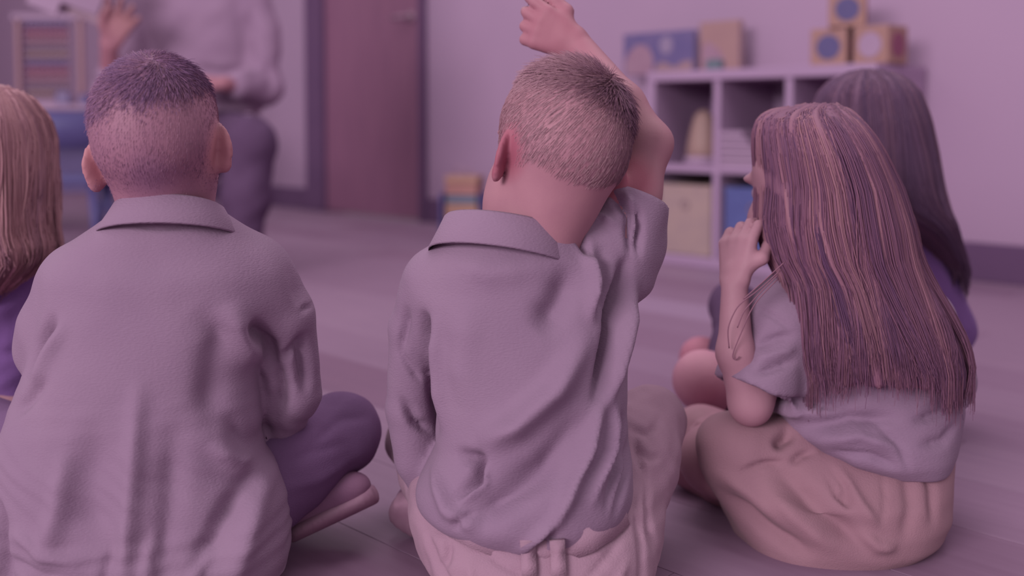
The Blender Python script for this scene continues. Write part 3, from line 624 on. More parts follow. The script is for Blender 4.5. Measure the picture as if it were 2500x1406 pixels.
def ramp(x, a, b): return np.clip((x-a)/(b-a), 0, 1)**2*(3-2*np.clip((x-a)/(b-a), 0, 1))
wob = .006*np.sin(X[:, 0]*60)+.004*np.sin(X[:, 0]*140+1)
topm = ramp(X[:, 2]+wob-.10*np.clip(X[:, 1], -1, 1)*0-.18*X[:, 0], .008, .05); fade = ramp(X[:, 2], -.07, -.02)*.22; nape = np.exp(-((X[:, 0]-.004)/.035)**2-((X[:, 2]+.052)/.03)**2)*(X[:, 1] < 0)*.75
hl = (X[:, 1] < .06) | (X[:, 2] > .045); earA = ears_mask(V, LA, .905)
am = np.clip(np.maximum(topm*.9, np.maximum(fade, nape))*(X[:, 2] > -.11)*hl*(1-earA), 0, 1)
bodyA = A.add('body', V, Q, S_A, None, {'hair': am, 'blush': earA})
crown = LA(.012, -.05, .075)
def flowA(v):
    q = v-crown; sw = np.cross(q, RA[2]); return q+sw*.5+np.array([0, 0, -.01])
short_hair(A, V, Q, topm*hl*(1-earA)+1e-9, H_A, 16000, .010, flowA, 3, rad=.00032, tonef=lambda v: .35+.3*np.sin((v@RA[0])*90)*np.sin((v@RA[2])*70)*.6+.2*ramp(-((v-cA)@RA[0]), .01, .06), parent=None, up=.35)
fz = ramp(X[:, 2], -.085, -.04)*(X[:, 1] < .03)*hl*(1-earA)*(np.linalg.norm(X, axis=1) < .125)
short_hair(A, V, Q, fz+1e-9, H_A, 12000, .0034, flowA, 19, lambda v: .95-.3*np.exp(-(((v-cA)@RA[2]+.05)/.03)**2), up=.03, rad=.00015, base=.0004, jt=.08, curlin=0).name = 'hair_fuzz'
eyes(A, LA, RA, .905)
# shirt
rows = [(492, 315, 500, YA, .045), (520, 280, 545, YA, .055), (548, 240, 585, YA, .066), (580, 192, 622, YA+.005, .074), (615, 150, 668, YA+.01, .08), (660, 118, 690, YA+.01, .086), (740, 112, 690, YA+.012, .093), (830, 100, 655, YA+.01, .097), (900, 78, 625, YA+.008, .099), (1000, 40, 636, YA+.005, .104), (1090, 12, 628, YA, .108), (1150, 8, 648, YA, .112), (1250, 24, 668, YA, .118), (1330, 42, 670, YA, .12), (1420, 40, 664, YA, .12)]
LFA = Loft(rows, 2.3, 11); F = Field((-.68, .96, .02), (-.10, 1.46, .56), .004); F.loft(LFA, .02)
F.chain([P(195, 690, YA+.015), P(128, 800, YA+.02), P(108, 850, YA+.03)], [.040, .033, .028], .025); F.chain([P(108, 850, YA+.03), P(160, 980, YA+.12), P(215, 1070, YA+.16)], [.028, .029, .027], .02)
F.chain([P(620, 680, YA+.015), P(685, 770, YA+.03)], [.043, .039], .025); F.chain([P(685, 770, YA+.03), P(712, 960, YA+.05)], [.039, .035], .006); F.chain([P(712, 960, YA+.05), P(660, 1050, YA+.09), P(585, 1095, YA+.15)], [.036, .034, .029], .006)
F.ell(P(5, 1360, YA-.02), (.035, .07, .07), k=.03); F.ell(P(610, 1300, YA+.0), (.035, .09, .075), k=.04)
fA = [([(606, 783), (635, 861), (625, 940)], -13, 17), ([(560, 735), (596, 830), (636, 970)], 6, 26), ([(490, 745), (548, 809), (528, 951), (535, 1048)], -6, 34), ([(370, 900), (367, 1144), (361, 1406)], 7, 22), ([(285, 1000), (270, 1150), (290, 1300)], -7, 50), ([(450, 1000), (455, 1180), (440, 1400)], -5, 30),
      ([(150, 765), (95, 850), (66, 925)], -11, 18), ([(185, 770), (130, 860), (90, 960)], 5, 20), ([(150, 905), (95, 960), (35, 1015)], -5, 15), ([(612, 1150), (560, 1260), (515, 1345)], -10, 24), ([(660, 1140), (625, 1250), (600, 1400)], 7, 22), ([(530, 1060), (570, 1120), (612, 1152)], 6, 18), ([(560, 1000), (590, 1090), (615, 1140)], -5, 16),
      ([(700, 782), (735, 768), (770, 752)], -4, 7, 1), ([(690, 640), (700, 700), (708, 775)], -4, 12), ([(712, 835), (712, 920), (716, 1005)], -8, 13), ([(650, 910), (690, 880), (715, 850)], -5, 10), ([(640, 900), (655, 980), (640, 1080)], -9, 20), ([(325, 548), (400, 553), (475, 550)], -2.2, 5),
      ([(60, 1320), (160, 1350), (250, 1345)], -4, 12), ([(80, 1250), (170, 1300), (260, 1310)], 4, 14), ([(300, 1406), (320, 1330), (340, 1260)], -4, 14), ([(420, 1406), (410, 1320), (430, 1230)], 4, 14), ([(490, 1380), (530, 1330), (560, 1290)], 4, 12), ([(110, 1395), (200, 1380), (280, 1390)], -4, 10), ([(25, 1190), (45, 1300), (60, 1406)], -7, 14), ([(210, 1060), (200, 1200), (170, 1300)], 5, 24), ([(200, 640), (300, 690), (420, 690), (560, 660)], 2, 60)]
fA = [(q[0], q[1]*1.75, *q[2:]) for q in fA]
def fxA(V, N): V = fold(V, N, fA, YA-.05); V = wrinkle(V, normals(V, QA), .0011, .09, 1, (1, 1, .5)); low = np.clip((.26-V[:, 2])/.1, 0, 1); return V+N*(low*.0016*np.sin(V[:, 0]*90+6*np.sin(V[:, 2]*40))*np.sin(V[:, 2]*110+V[:, 0]*60))[:, None]
V, QA = F.mesh(2); V = fxA(V, normals(V, QA)); V = relax(V, QA, .35); shA = A.add('shirt', V, QA, M_gs)
collar(A, P(415, 484, YA-.004), frame((0, 1, -.15), (-.02, .15, 1)), .0525, .052, .031, .027, .022, M_gs, parent=shA)
# trousers
F = Field((-.70, .95, -.005), (.02, 1.56, .30), .005); KR = P(832, 1058, YA+.16); KL = P(-60, 1062, YA+.16)
F.ell(P(370, 1400, YA+.01)*np.array([1, 1, 0])+np.array([0, 0, .085]), (.135, .115, .085), k=.03)
for K, sx in ((KR, 1), (KL, -1)):
    hp = np.array([P(370, 1400, YA)[0]+sx*.075, YA+.03, .075]); an = np.array([P(370, 1400, YA)[0]-sx*.04, YA+.25, .045])
    F.chain([hp, (hp+K)/2+np.array([0, 0, .012]), K], [.068, .06, .049], .03); F.chain([K, (K+an)/2-np.array([0, .02, .01]), an], [.048, .042, .033], .02)
fT = [([(790, 1010), (840, 985), (890, 990)], -3, 8), ([(770, 1060), (830, 1030), (900, 1040)], -3, 9), ([(720, 1085), (780, 1070), (860, 1085)], -3, 8), ([(700, 1130), (790, 1140), (880, 1120)], 3, 12)]
A.field('trousers', F, M_bt, 1, fx=lambda V, N: wrinkle(fold(V, N, fT, YA+.1), N, .0012, .06, 5))
shoe(A, P(695, 1290, YA+.10), P(912, 1188, YA+.12), np.array([-.2, .25, .95]), .16, M_shoe, M_sole)
shoe(A, P(60, 1300, YA+.16), P(-130, 1200, YA+.2), np.array([-.15, .45, .85]), .16, M_shoe, M_sole)
# ================================================================== fair haired boy raising his arm
YB = 1.16
S_B = skin_mat('skin_fair', (159, 109, 123), (153, 103, 119), (146, 76, 96), (128, 86, 106))
H_B = hair_mat('sandy_short_hair', (108, 71, 95), (140, 99, 116), (158, 117, 130))
B = Person((P(1310, 1400, YB)[0], YB, 0), 'fair haired boy in a grey polo shirt raising his right arm')
RB = frame((-.42, .9, -.10), (.20, .10, 1)); cB = P(1368, 352, YB)
F = Field((-.20, .92, .0), (.27, 1.52, .70), .003); LB = head(F, cB, RB, .96, flare=(.7, .5), ez=(-.002, 0), er=.92)
F.chain([LB(0, -.005, -.06), P(1288, 510, YB+.012), P(1275, 610, YB+.035)], [.048, .045, .044], .025); F.ell(P(1270, 760, YB+.02), (.10, .055, .10), k=.03); F.ell(P(1290, 1150, YB+.02), (.09, .06, .12), k=.03)
SHB, ELB, WRB = P(1500, 610, YB+.03), P(1588, 350, YB+.06), P(1412, 112, YB+.13)
F.chain([P(1420, 640, YB+.02), SHB, (SHB+ELB)/2, ELB], [.035, .036, .030, .0255], .02); F.chain([ELB, ELB*.62+WRB*.38, WRB], [.0255, .027, .0185], .012)
hand(F, WRB, np.array([-.82, .1, .42]), np.array([-.35, .6, .25]), np.array([.35, .2, .9]), L=.122, curl=((.25, .6, .35), (.45, .8, .6), (.6, .9, .7), (.7, 1.0, .8)), spread=.12, thumb=(.2, .3), r=1.0)
F.chain([P(1085, 710, YB+.03), P(1020, 810, YB+.035), P(1003, 985, YB+.055), P(1078, 1118, YB+.17)], [.026, .024, .021, .018]); hand(F, P(1080, 1120, YB+.17), np.array([.9, .3, -.35]), np.array([0, -.4, -1.]), np.array([0, 1, .2]), curl=(.35, .4, .4, .45))
V, Q = F.mesh(1); X = (V-cB)@RB.T/.96; earB = ears_mask(V, LB, .96)*(V[:, 2] > .3)
side = ramp(X[:, 2]+.25*np.clip(-X[:, 1]-.02, 0, .1), -.055, .0)*.8*(.15+.85*ramp(X[:, 0], -.03, .04)); topB = ramp(X[:, 2]+.30*(X[:, 0])-.15*X[:, 1], .01, .07); hl = ((X[:, 1] < .055) | (X[:, 2] > .05)) & (X[:, 2] > -.1) & ((((X-np.array([0, -.006, .012]))/np.array([.08, .098, .092]))**2).sum(1) < 1.0) & ((((X[:, 0] < .055) | (X[:, 2] < .05))) | (X[:, 1] < .05))  # hair mask stronger at the right, with the head's shading painted in
nape = np.exp(-((X[:, 0]-.012)/.03)**2-((X[:, 2]+.05)/.03)**2)*(X[:, 1] < 0)*.5
fist = np.clip(1.3-np.linalg.norm(V-P(1350, 70, YB+.13), axis=1)/.07, 0, 1)*.45
B.add('body', V, Q, S_B, None, {'hair': np.clip(np.maximum(side, np.maximum(topB*.6, nape))*hl*(1-earB), 0, 1), 'blush': np.maximum(earB*.9, fist)})
crB = LB(.022, -.055, .07)
def flowB(v):
    q = v-crB; return q+np.cross(q, RB[2])*.4+np.array([0, 0, -.008])
mk = np.maximum(topB, side*.8)*hl*(1-earB)+1e-9
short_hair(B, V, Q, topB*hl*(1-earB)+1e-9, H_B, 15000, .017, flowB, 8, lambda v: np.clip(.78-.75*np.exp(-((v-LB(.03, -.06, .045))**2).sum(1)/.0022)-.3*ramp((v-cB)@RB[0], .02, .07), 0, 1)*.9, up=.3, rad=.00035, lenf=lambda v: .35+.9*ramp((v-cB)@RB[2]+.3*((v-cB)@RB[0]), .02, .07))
fz = ramp(X[:, 2]+.25*np.clip(-X[:, 1]-.02, 0, .1), -.062, -.02)*hl*(1-earB)
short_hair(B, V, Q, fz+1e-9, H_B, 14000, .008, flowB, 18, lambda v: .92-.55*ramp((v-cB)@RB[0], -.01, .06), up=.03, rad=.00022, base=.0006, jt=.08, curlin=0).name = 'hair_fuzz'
eyes(B, LB, RB, .96)
rows = [(520, 1215, 1365, YB, .045), (545, 1140, 1395, YB, .056), (580, 1082, 1425, YB, .066), (620, 1040, 1470, YB+.005, .076), (660, 1012, 1520, YB+.01, .084), (720, 1005, 1540, YB+.012, .09), (800, 1030, 1545, YB+.012, .095), (900, 1048, 1530, YB+.01, .098), (1000, 1062, 1528, YB+.008, .102), (1080, 1064, 1536, YB+.005, .106), (1130, 1042, 1542, YB, .112), (1175, 1018, 1545, YB, .117), (1215, 1018, 1540, YB, .117), (1240, 1045, 1525, YB+.002, .113), (1266, 1130, 1480, YB+.005, .108), (1290, 1240, 1400, YB+.01, .095)]
LFB = Loft(rows, 2.3, 9); F = Field((-.19, .96, .03), (.25, 1.46, .60), .004); F.loft(LFB, .02)
aup = unit(ELB-SHB); cf = SHB+aup*.045
F2 = Field((-.19, .96, .03), (.25, 1.46, .60), .004); F2.chain([P(1420, 640, YB+.01), SHB, cf, cf+aup*.05], [.05, .047, .043, .043], .02); F.chain([P(1545, 680, YB+.03), P(1566, 600, YB+.05), P(1560, 520, YB+.06)], [.026, .024, .022], .02)
ce = cf+aup*.024; F2.cut(ce, aup, .12); F2.cone(ce-aup*.02, ce+aup*.04, .036, .037, .002, 's'); F.join(F2, .02)
F.chain([P(1075, 700, YB+.015), P(1018, 800, YB+.03)], [.044, .034], .025); F.chain([P(1018, 800, YB+.03), P(1003, 990, YB+.05)], [.034, .029], .006); F.chain([P(1003, 990, YB+.05), P(1030, 1080, YB+.10), P(1075, 1115, YB+.15)], [.029, .029, .025], .006)
F.chain([P(1003, 1000, YB+.05), P(1022, 1120, YB+.055), P(1050, 1190, YB+.06)], [.03, .028, .024], .006)
fB = [([(1538, 635), (1512, 740), (1478, 860), (1452, 975)], -16, 15), ([(1560, 690), (1530, 800), (1500, 900), (1475, 1000)], 7, 16), ([(1475, 930), (1428, 1080), (1351, 1221), (1261, 1299)], 7, 14), ([(1402, 640), (1362, 735), (1310, 800)], -8, 36), ([(1440, 790), (1351, 930), (1261, 1010), (1171, 1062)], 11, 30), ([(1428, 985), (1325, 1110), (1215, 1178), (1145, 1235)], -9, 32), ([(1113, 1095), (1170, 1096), (1172, 1135), (1120, 1183)], -11, 15), ([(1185, 1095), (1183, 1140), (1120, 1195)], 7, 9),
      ([(1425, 580), (1454, 680), (1440, 780)], 6, 13), ([(1398, 560), (1425, 590), (1445, 640)], -8, 9), ([(1470, 600), (1480, 700), (1470, 800)], -5, 16), ([(1500, 480), (1545, 530), (1548, 640)], -7, 9), ([(1560, 500), (1572, 560), (1568, 640)], -6, 8), ([(1535, 470), (1562, 520), (1560, 600)], 4, 6), ([(1425, 530), (1460, 500), (1500, 470)], -7, 9), ([(1430, 560), (1480, 540), (1520, 560)], 4, 10), ([(1410, 525), (1440, 500), (1470, 470)], 5, 8),
      ([(1035, 760), (1042, 880), (1060, 1085)], -12, 14), ([(1062, 760), (1068, 900), (1085, 1060)], 5, 18), ([(958, 880), (990, 930), (1022, 975)], -3, 7), ([(985, 760), (975, 830), (962, 900)], -4, 12), ([(1520, 1010), (1518, 1110), (1467, 1215)], -6, 11), ([(1544, 1075), (1538, 1144), (1485, 1235)], -5, 9), ([(1500, 960), (1490, 1080), (1430, 1200)], 5, 12), ([(1380, 1180), (1330, 1260), (1290, 1305)], -4, 12), ([(1100, 640), (1200, 660), (1330, 650)], 3, 30), ([(1050, 1130), (1100, 1210), (1180, 1240)], 5, 18), ([(1110, 1250), (1130, 1225), (1160, 1205)], -5, 8), ([(960, 1010), (1000, 1080), (1050, 1110)], -6, 12), ([(1150, 720), (1130, 850), (1120, 980)], 3, 40)]
fB = [(q[0], q[1]*2.3, *q[2:]) for q in fB]
def fxB(V, N): V = fold(V, N, fB, YB-.05); return wrinkle(V, N, .0010, .08, 2, (1, 1, .6))
shB = B.field('shirt', F, M_gs, 2, fx=fxB)
RC = frame((-.12, 1, -.15), (.17, .15, 1)); collar(B, P(1243, 532, YB-.004), RC, .069, .056, .036, .016, .020, M_gs, parent=shB)
t = np.linspace(0, 2*np.pi, 40); e1 = unit(np.cross(aup, [0, 1, 0])); e2 = np.cross(aup, e1); cc = ce-aup*.003
V_, F_ = tube_np([cc+.0405*(math.cos(a)*e1+math.sin(a)*e2) for a in t], .0036, 8); B.add('sleeve_cuff', V_, np.array(F_), M_gs, shB)
# trousers
F = Field((-.24, .93, -.005), (.30, 1.56, .32), .004); bx_ = P(1310, 1400, YB)[0]; KR = P(1586, 1030, YB+.13); KL = P(1012, 1075, YB+.21)
rows = [(1225, 1030, 1545, YB+.01, .10), (1250, 1022, 1585, YB+.005, .11), (1300, 1032, 1598, YB, .118), (1350, 1042, 1600, YB, .124), (1410, 1078, 1578, YB, .126), (1465, 1130, 1520, YB+.01, .11)]
F.loft(Loft(rows, 2.4, 9), .02)
for K, sx in ((KR, 1), (KL, -1)):
    hp = np.array([bx_+sx*.08, YB+.02, .08]); an = np.array([bx_-sx*.03, YB+.25, .045])
    F.chain([hp, (hp+K)/2+np.array([0, 0, .006]), K], [.068, .058 if sx > 0 else .046, .043 if sx > 0 else .036], .03); F.chain([K, (K+an)/2-np.array([0, .015, .012]), an], [.042 if sx > 0 else .035, .04, .032], .02)
fT = [([(1535, 960), (1570, 938), (1610, 935)], -5, 8), ([(1540, 990), (1590, 955), (1640, 965)], -5, 9), ([(1540, 1030), (1590, 1000), (1650, 990)], 4, 9), ([(1545, 1085), (1600, 1100), (1650, 1080)], -5, 8), ([(1560, 1120), (1600, 1150), (1630, 1150)], -5, 8), ([(1562, 1090), (1570, 1140), (1590, 1200)], -8, 8), ([(1585, 1180), (1580, 1260), (1592, 1330)], -6, 8), ([(1545, 1200), (1555, 1290), (1550, 1400)], -6, 8), ([(1040, 1260), (1070, 1330), (1140, 1400)], -6, 9), ([(1105, 1265), (1100, 1310), (1085, 1340)], -7, 9), ([(1170, 1275), (1240, 1310), (1290, 1322)], -4, 7), ([(1180, 1340), (1230, 1370), (1270, 1400)], -4, 9), ([(1400, 1350), (1450, 1310), (1520, 1260)], -4, 8), ([(1420, 1390), (1480, 1360), (1530, 1300)], 4, 9), ([(1150, 1300), (1160, 1350), (1200, 1400)], 4, 10), ([(1318, 1340), (1322, 1406)], -5, 5)]
trB = B.field('trousers', F, M_kh, 2, fx=lambda V, N: wrinkle(fold(V, N, fT, YB-.03), N, .0012, .05, 6))
Vt, Qt = B.last
def surf_y(x, z):
    d = (Vt[:, 0]-x)**2+(Vt[:, 2]-z)**2+np.where(Vt[:, 1] > YB, 1, 0); return Vt[np.argmin(d), 1]
def strap(name, pix, wdt, thick, m, parent, lift=.002):
    pts = []
    for (x, y) in pix:
        q = P(x, y, YB-.1); yy = surf_y(q[0], q[2]); q = P(x, y, yy); yy = surf_y(q[0], q[2]); pts.append(P(x, y, yy-lift))
    pts = np.array(pts); V = []; Q = []; T = np.gradient(pts, axis=0); n = len(pts)
    for i in range(n):
        d = unit(T[i]); s = unit(np.cross(d, [0, -1, 0])); s = s if abs(s[0])+abs(s[2]) > 0 else np.array([1, 0, 0])
        for a, b in ((-1, 0), (-1, 1), (1, 1), (1, 0)): V.append(pts[i]+s*a*wdt/2+np.array([0, -1, 0])*b*thick-np.array([0, -1, 0])*.003*(1-b))
    for i in range(n-1):
        for j in range(4): Q.append((i*4+j, i*4+(j+1) % 4, i*4+4+(j+1) % 4, i*4+4+j))
    Q += [(0, 3, 2, 1), (n*4-4, n*4-3, n*4-2, n*4-1)]
    return B.add(name, np.array(V), np.array(Q), m, parent)
wb = [(1100, 1280), (1150, 1304), (1210, 1328), (1270, 1342), (1330, 1346), (1390, 1338), (1440, 1316), (1490, 1286), (1530, 1250)]
strap('waistband', wb, .026, .003, M_kh, trB)
for xx in (1288, 1360): strap('belt_loop', [(xx, 1318), (xx+2, 1345), (xx+3, 1375), (xx+4, 1404)], .016, .004, M_kh, trB)
shoe(B, P(1070, 1290, YB+.13), P(975, 1205, YB+.12), np.array([-.3, .5, .8]), .15, M_shoe, M_sole, wd=.03)
shoe(B, P(1430, 1330, YB+.22), P(1560, 1270, YB+.24), np.array([.1, .3, .9]), .15, M_shoe, M_sole, wd=.03)
# ================================================================== girl with long brown hair, right
YC = 1.33
S_C = skin_mat('skin_light', (158, 112, 128), (152, 106, 122), (158, 92, 108), (120, 80, 102))
H_C = hair_mat('long_chestnut_hair', (92, 60, 90), (116, 75, 97), (156, 108, 120))
C = Person((P(2060, 1320, YC)[0], YC, 0), 'girl with long loose chestnut hair in a grey polo and tan skirt touching her mouth')
RCc = frame((-.48, .87, -.05), (-.04, .02, 1)); cC = P(1988, 455, YC-.03)
F = Field((.17, 1.0, .0), (.62, 1.66, .62), .003); LC = head(F, cC, RCc, .98)
F.cone(LC(0, -.01, -.06), P(2030, 680, YC), .048, .05, .02); F.ell(P(2060, 800, YC+.01), (.095, .06, .10), k=.03); F.ell(P(2090, 1100, YC+.01), (.10, .07, .11), k=.03)
SC_, EC, WC = P(1908, 785, YC-.03), P(1832, 985, YC-.06), P(1793, 700, YC-.05)
F.chain([P(1950, 740, YC), SC_, EC], [.035, .031, .026], .02); F.chain([EC, EC*.55+WC*.45+np.array([-.012, -.01, 0]), WC], [.026, .0225, .0165], .012)
hand(F, WC, np.array([.12, .25, .95]), np.array([.75, .55, 0.]), np.array([.45, -.8, .1]), L=.132, curl=((.4, .75, .5), (.45, .85, .5), (.5, .85, .5), (.5, .9, .6)), spread=.03, thumb=(.75, .5), r=.86)
F.chain([P(2180, 760, YC+.05), P(2150, 960, YC+.17), P(1830, 1030, YC+.10)], [.03, .026, .018], .02); hand(F, P(1830, 1030, YC+.10), np.array([-1, -.15, .1]), np.array([0, -.2, -1.]), np.array([0, 1, .3]), L=.11, curl=(.4, .4, .4, .4), r=.95)
# bare legs folded in front
hpL, knL = P(2000, 1200, YC+.05), P(1745, 1120, YC+.03); F.chain([hpL, knL], [.06, .045], .02); anL = P(1900, 1270, YC+.2); F.chain([knL, P(1800, 1200, YC+.13), anL], [.043, .042, .03], .02)
knR = P(1712, 1065, YC+.16); F.chain([P(2020, 1150, YC+.12), knR], [.055, .042], .02); F.chain([knR, P(1690, 1120, YC+.14), P(1830, 1240, YC+.1)], [.042, .038, .03], .02)
V, Q = F.mesh(1); bl = np.clip(1.2-np.linalg.norm(V-P(1790, 1020, YC+.05), axis=1)/.05, 0, 1)*.5+np.clip(1.2-np.linalg.norm(V-P(1815, 600, YC), axis=1)/.03, 0, 1)*.5
C.add('body', V, Q, S_C, None, {'hair': (np.linalg.norm(V-LC(0, -.02, .03), axis=1) < .095)*(((V-cC)@RCc[1]) < .012)*1.0, 'blush': np.clip(bl, 0, 1)}); eyes(C, LC, RCc, .98)
rows = [(630, 1985, 2090, YC, .05), (660, 1930, 2150, YC, .06), (700, 1880, 2215, YC, .072), (760, 1865, 2265, YC, .085), (840, 1870, 2300, YC, .092), (920, 1880, 2325, YC, .098), (980, 1885, 2336, YC-.005, .104), (1040, 1905, 2325, YC-.01, .108), (1080, 1960, 2312, YC-.01, .108), (1115, 2060, 2290, YC-.005, .1)]
F = Field((.20, 1.12, .05), (.64, 1.56, .48), .004); F.loft(Loft(rows, 2.3, 9), .02)
dn = unit(EC-SC_); F2 = Field((.20, 1.12, .05), (.64, 1.56, .48), .004); F2.chain([P(1940, 740, YC-.01), SC_, SC_+dn*.085, SC_+dn*.13], [.048, .046, .048, .049], .025); F2.cut(SC_+dn*.098, dn, .16); F2.cone(SC_+dn*.08, SC_+dn*.15, .042, .043, .002, 's'); F.join(F2, .02)
F.chain([P(2250, 780, YC+.03), P(2305, 930, YC+.03)], [.045, .042], .03)
fC = [([(1819, 838), (1870, 815), (1930, 800)], -5, 9), ([(1815, 890), (1870, 875), (1930, 862)], -5, 9), ([(1820, 862), (1880, 845), (1930, 832)], 4, 9), ([(1830, 770), (1822, 830), (1812, 890)], -3, 9), ([(1835, 745), (1880, 765), (1925, 800)], -2.5, 6), ([(1800, 925), (1850, 950), (1940, 968), (2050, 972)], -9, 10), ([(1820, 975), (1900, 1000), (2000, 985)], 5, 14), ([(1930, 1035), (2040, 992), (2160, 990)], -8, 14), ([(1960, 1055), (2060, 1030), (2160, 1060)], 6, 14), ([(2090, 990), (2148, 1048), (2173, 1112)], -4, 7), ([(2180, 1000), (2250, 985), (2330, 960)], -5, 10), ([(2190, 1050), (2260, 1045), (2320, 1010)], -4, 12), ([(2000, 1075), (2080, 1070), (2150, 1100)], -5, 8), ([(2200, 960), (2270, 940), (2330, 925)], 4, 10)]
fC = [(q[0], q[1]*1.6, *q[2:]) for q in fC]
C.field('shirt', F, M_gs, 2, fx=lambda V, N: wrinkle(fold(V, N, fC, YC-.05), N, .0012, .06, 3))
rows = [(1030, 1960, 2310, YC+.03, .09), (1060, 1860, 2310, YC+.02, .11), (1110, 1760, 2305, YC+.01, .125), (1160, 1742, 2300, YC, .135), (1220, 1756, 2297, YC, .14), (1265, 1775, 2275, YC, .138), (1300, 1795, 2210, YC, .13), (1335, 1815, 2120, YC, .12)]
F = Field((.17, 1.08, -.005), (.64, 1.56, .25), .004); F.loft(Loft(rows, 2.4, 7), .015); F.chain([P(2000, 1150, YC-.02), P(1815, 1112, YC-.03)], [.075, .058], .03); F.ell(P(1790, 1075, YC-.02), (.045, .05, .03), k=.02)
fK = [([(1800, 1150), (1860, 1128), (1915, 1122)], -6, 7), ([(1922, 1131), (1955, 1110), (1990, 1100)], -6, 7), ([(1888, 1095), (1920, 1075), (1950, 1060)], -11, 12), ([(1880, 1130), (1990, 1222), (2090, 1295)], -11, 24), ([(1840, 1165), (1930, 1240), (2010, 1300)], 6, 20), ([(1750, 1200), (1858, 1270), (1961, 1318)], -10, 20), ([(1745, 1150), (1830, 1200), (1910, 1260)], 5, 18), ([(2050, 1250), (2100, 1285), (2150, 1290)], 7, 14), ([(2141, 1131), (2128, 1190), (2108, 1243)], -2.5, 5), ([(2005, 1140), (2020, 1180), (2040, 1195), (2042, 1165), (2015, 1130)], -6, 7), ([(2030, 1120), (2070, 1200), (2105, 1245)], 5, 12), ([(2250, 1090), (2255, 1180), (2240, 1260)], -4, 14), ([(2200, 1110), (2190, 1200), (2160, 1280)], -4, 18), ([(1990, 1100), (2060, 1090), (2110, 1110)], -4, 8)]
fK = [(q[0], q[1]*1.5, *q[2:]) for q in fK]
C.field('skirt', F, M_tan, 2, fx=lambda V, N: wrinkle(fold(V, N, fK, YC-.08), N, .0010, .07, 9))
rows = [(256, 1985, 2030, YC-.02, .02), (266, 1900, 2062, YC-.02, .045), (285, 1858, 2085, YC-.02, .066), (320, 1846, 2112, YC-.02, .086), (370, 1848, 2140, YC-.02, .098), (450, 1858, 2178, YC-.02, .102), (540, 1856, 2208, YC-.025, .10), (620, 1880, 2222, YC-.03, .094), (680, 1915, 2246, YC-.035, .088), (750, 1924, 2284, YC-.04, .088), (820, 1928, 2320, YC-.04, .09), (880, 1936, 2338, YC-.04, .088), (905, 1946, 2336, YC-.04, .086)]
LFC = Loft(rows, 2.1, 7); zb = lambda ph: P(2000, 912, YC-.1)[2]+.018*np.sin(ph*3+.6)
long_hair(C, LFC, H_C, 7000, 0, zb, 21, ph_rng=(math.pi*.80, math.pi*2.25), rad=.0007, tip_flick=.004, attr_bias=-.02, h=.004)
# loose tendril over the forearm
for pts in ([(1905, 660), (1850, 710), (1800, 745), (1775, 800), (1780, 850)], [(1900, 680), (1840, 740), (1810, 810), (1785, 870), (1795, 880), (1805, 870)], [(1915, 640), (1860, 690), (1815, 730)], [(1900, 670), (1855, 715), (1815, 760), (1800, 800)]):
    q = np.array([P(x, y, YC-.095) for x, y in pts]); tt = np.linspace(0, len(q)-1, 24); q = np.stack([np.interp(tt, range(len(q)), q[:, i]) for i in range(3)], 1)
    for _ in range(4): q[1:-1] = (q[:-2]+2*q[1:-1]+q[2:])/4
    V_, F_ = tube_np(q, .0008, 5); C.add('tendril', V_, np.array(F_), H_C, None, {'tone': np.full(len(V_), .6)})
# ================================================================== dark haired girl behind her
YD = 1.78
S_D = skin_mat('skin_tan', (152, 104, 120), (146, 98, 115), (138, 84, 102), (104, 70, 97))
H_D = hair_mat('long_dark_hair', (91, 63, 93), (101, 69, 96), (134, 92, 112))
D = Person((P(2140, 1050, YD)[0], YD, 0), 'girl with long dark brown hair in a purple shirt behind the girl with chestnut hair')
RD = frame((-.55, .83, -.05), (0, .02, 1)); cD = P(2118, 330, YD)
F = Field((.23, 1.42, .0), (.86, 2.20, .66), .004); LD = head(F, cD, RD, .99); F.cone(LD(0, -.01, -.06), P(2140, 580, YD), .048, .05, .02); F.ell(P(2140, 720, YD+.01), (.09, .055, .10), k=.03); F.ell(P(2150, 930, YD+.01), (.09, .06, .10), k=.03)
F.chain([P(2250, 620, YD), P(2310, 800, YD-.01), P(2180, 900, YD-.12)], [.03, .026, .018], .02); hand(F, P(2180, 900, YD-.12), np.array([-1, -.2, -.2]), np.array([0, 0, -1.]), np.array([0, 1, .2]), L=.11, curl=(.3, .3, .3, .3))
F.chain([P(2020, 620, YD), P(1960, 790, YD-.03), P(1880, 880, YD-.12)], [.03, .026, .018], .02); hand(F, P(1880, 880, YD-.12), np.array([-1, -.2, -.2]), np.array([0, 0, -1.]), np.array([0, 1, .2]), L=.11, curl=(.3, .3, .3, .3))
kD = P(1716, 928, YD-.18); F.chain([P(2060, 1000, YD-.03), kD], [.055, .044], .02); F.chain([kD, P(1770, 1010, YD-.1), P(1900, 1050, YD)], [.043, .04, .028], .02)
kD2 = P(1712, 875, YD+.10); F.chain([P(2060, 960, YD+.05), kD2], [.055, .036], .02); F.chain([kD2, P(1740, 950, YD+.14), P(1860, 1010, YD+.14)], [.036, .036, .028], .02)
V, Q = F.mesh(1); D.add('body', V, Q, S_D, None, {'hair': (np.linalg.norm(V-LD(0, -.02, .03), axis=1) < .095)*(((V-cD)@RD[1]) < .055)*1.0, 'blush': np.clip(1.4-np.linalg.norm(V-kD2, axis=1)/.1, 0, 1)}); eyes(D, LD, RD, .99)
rows = [(520, 2085, 2190, YD, .05), (550, 2030, 2235, YD, .06), (590, 1990, 2268, YD, .075), (640, 1975, 2292, YD, .085), (720, 1975, 2322, YD, .09), (800, 1980, 2345, YD, .095), (900, 1985, 2330, YD, .1), (1010, 1985, 2310, YD, .1)]
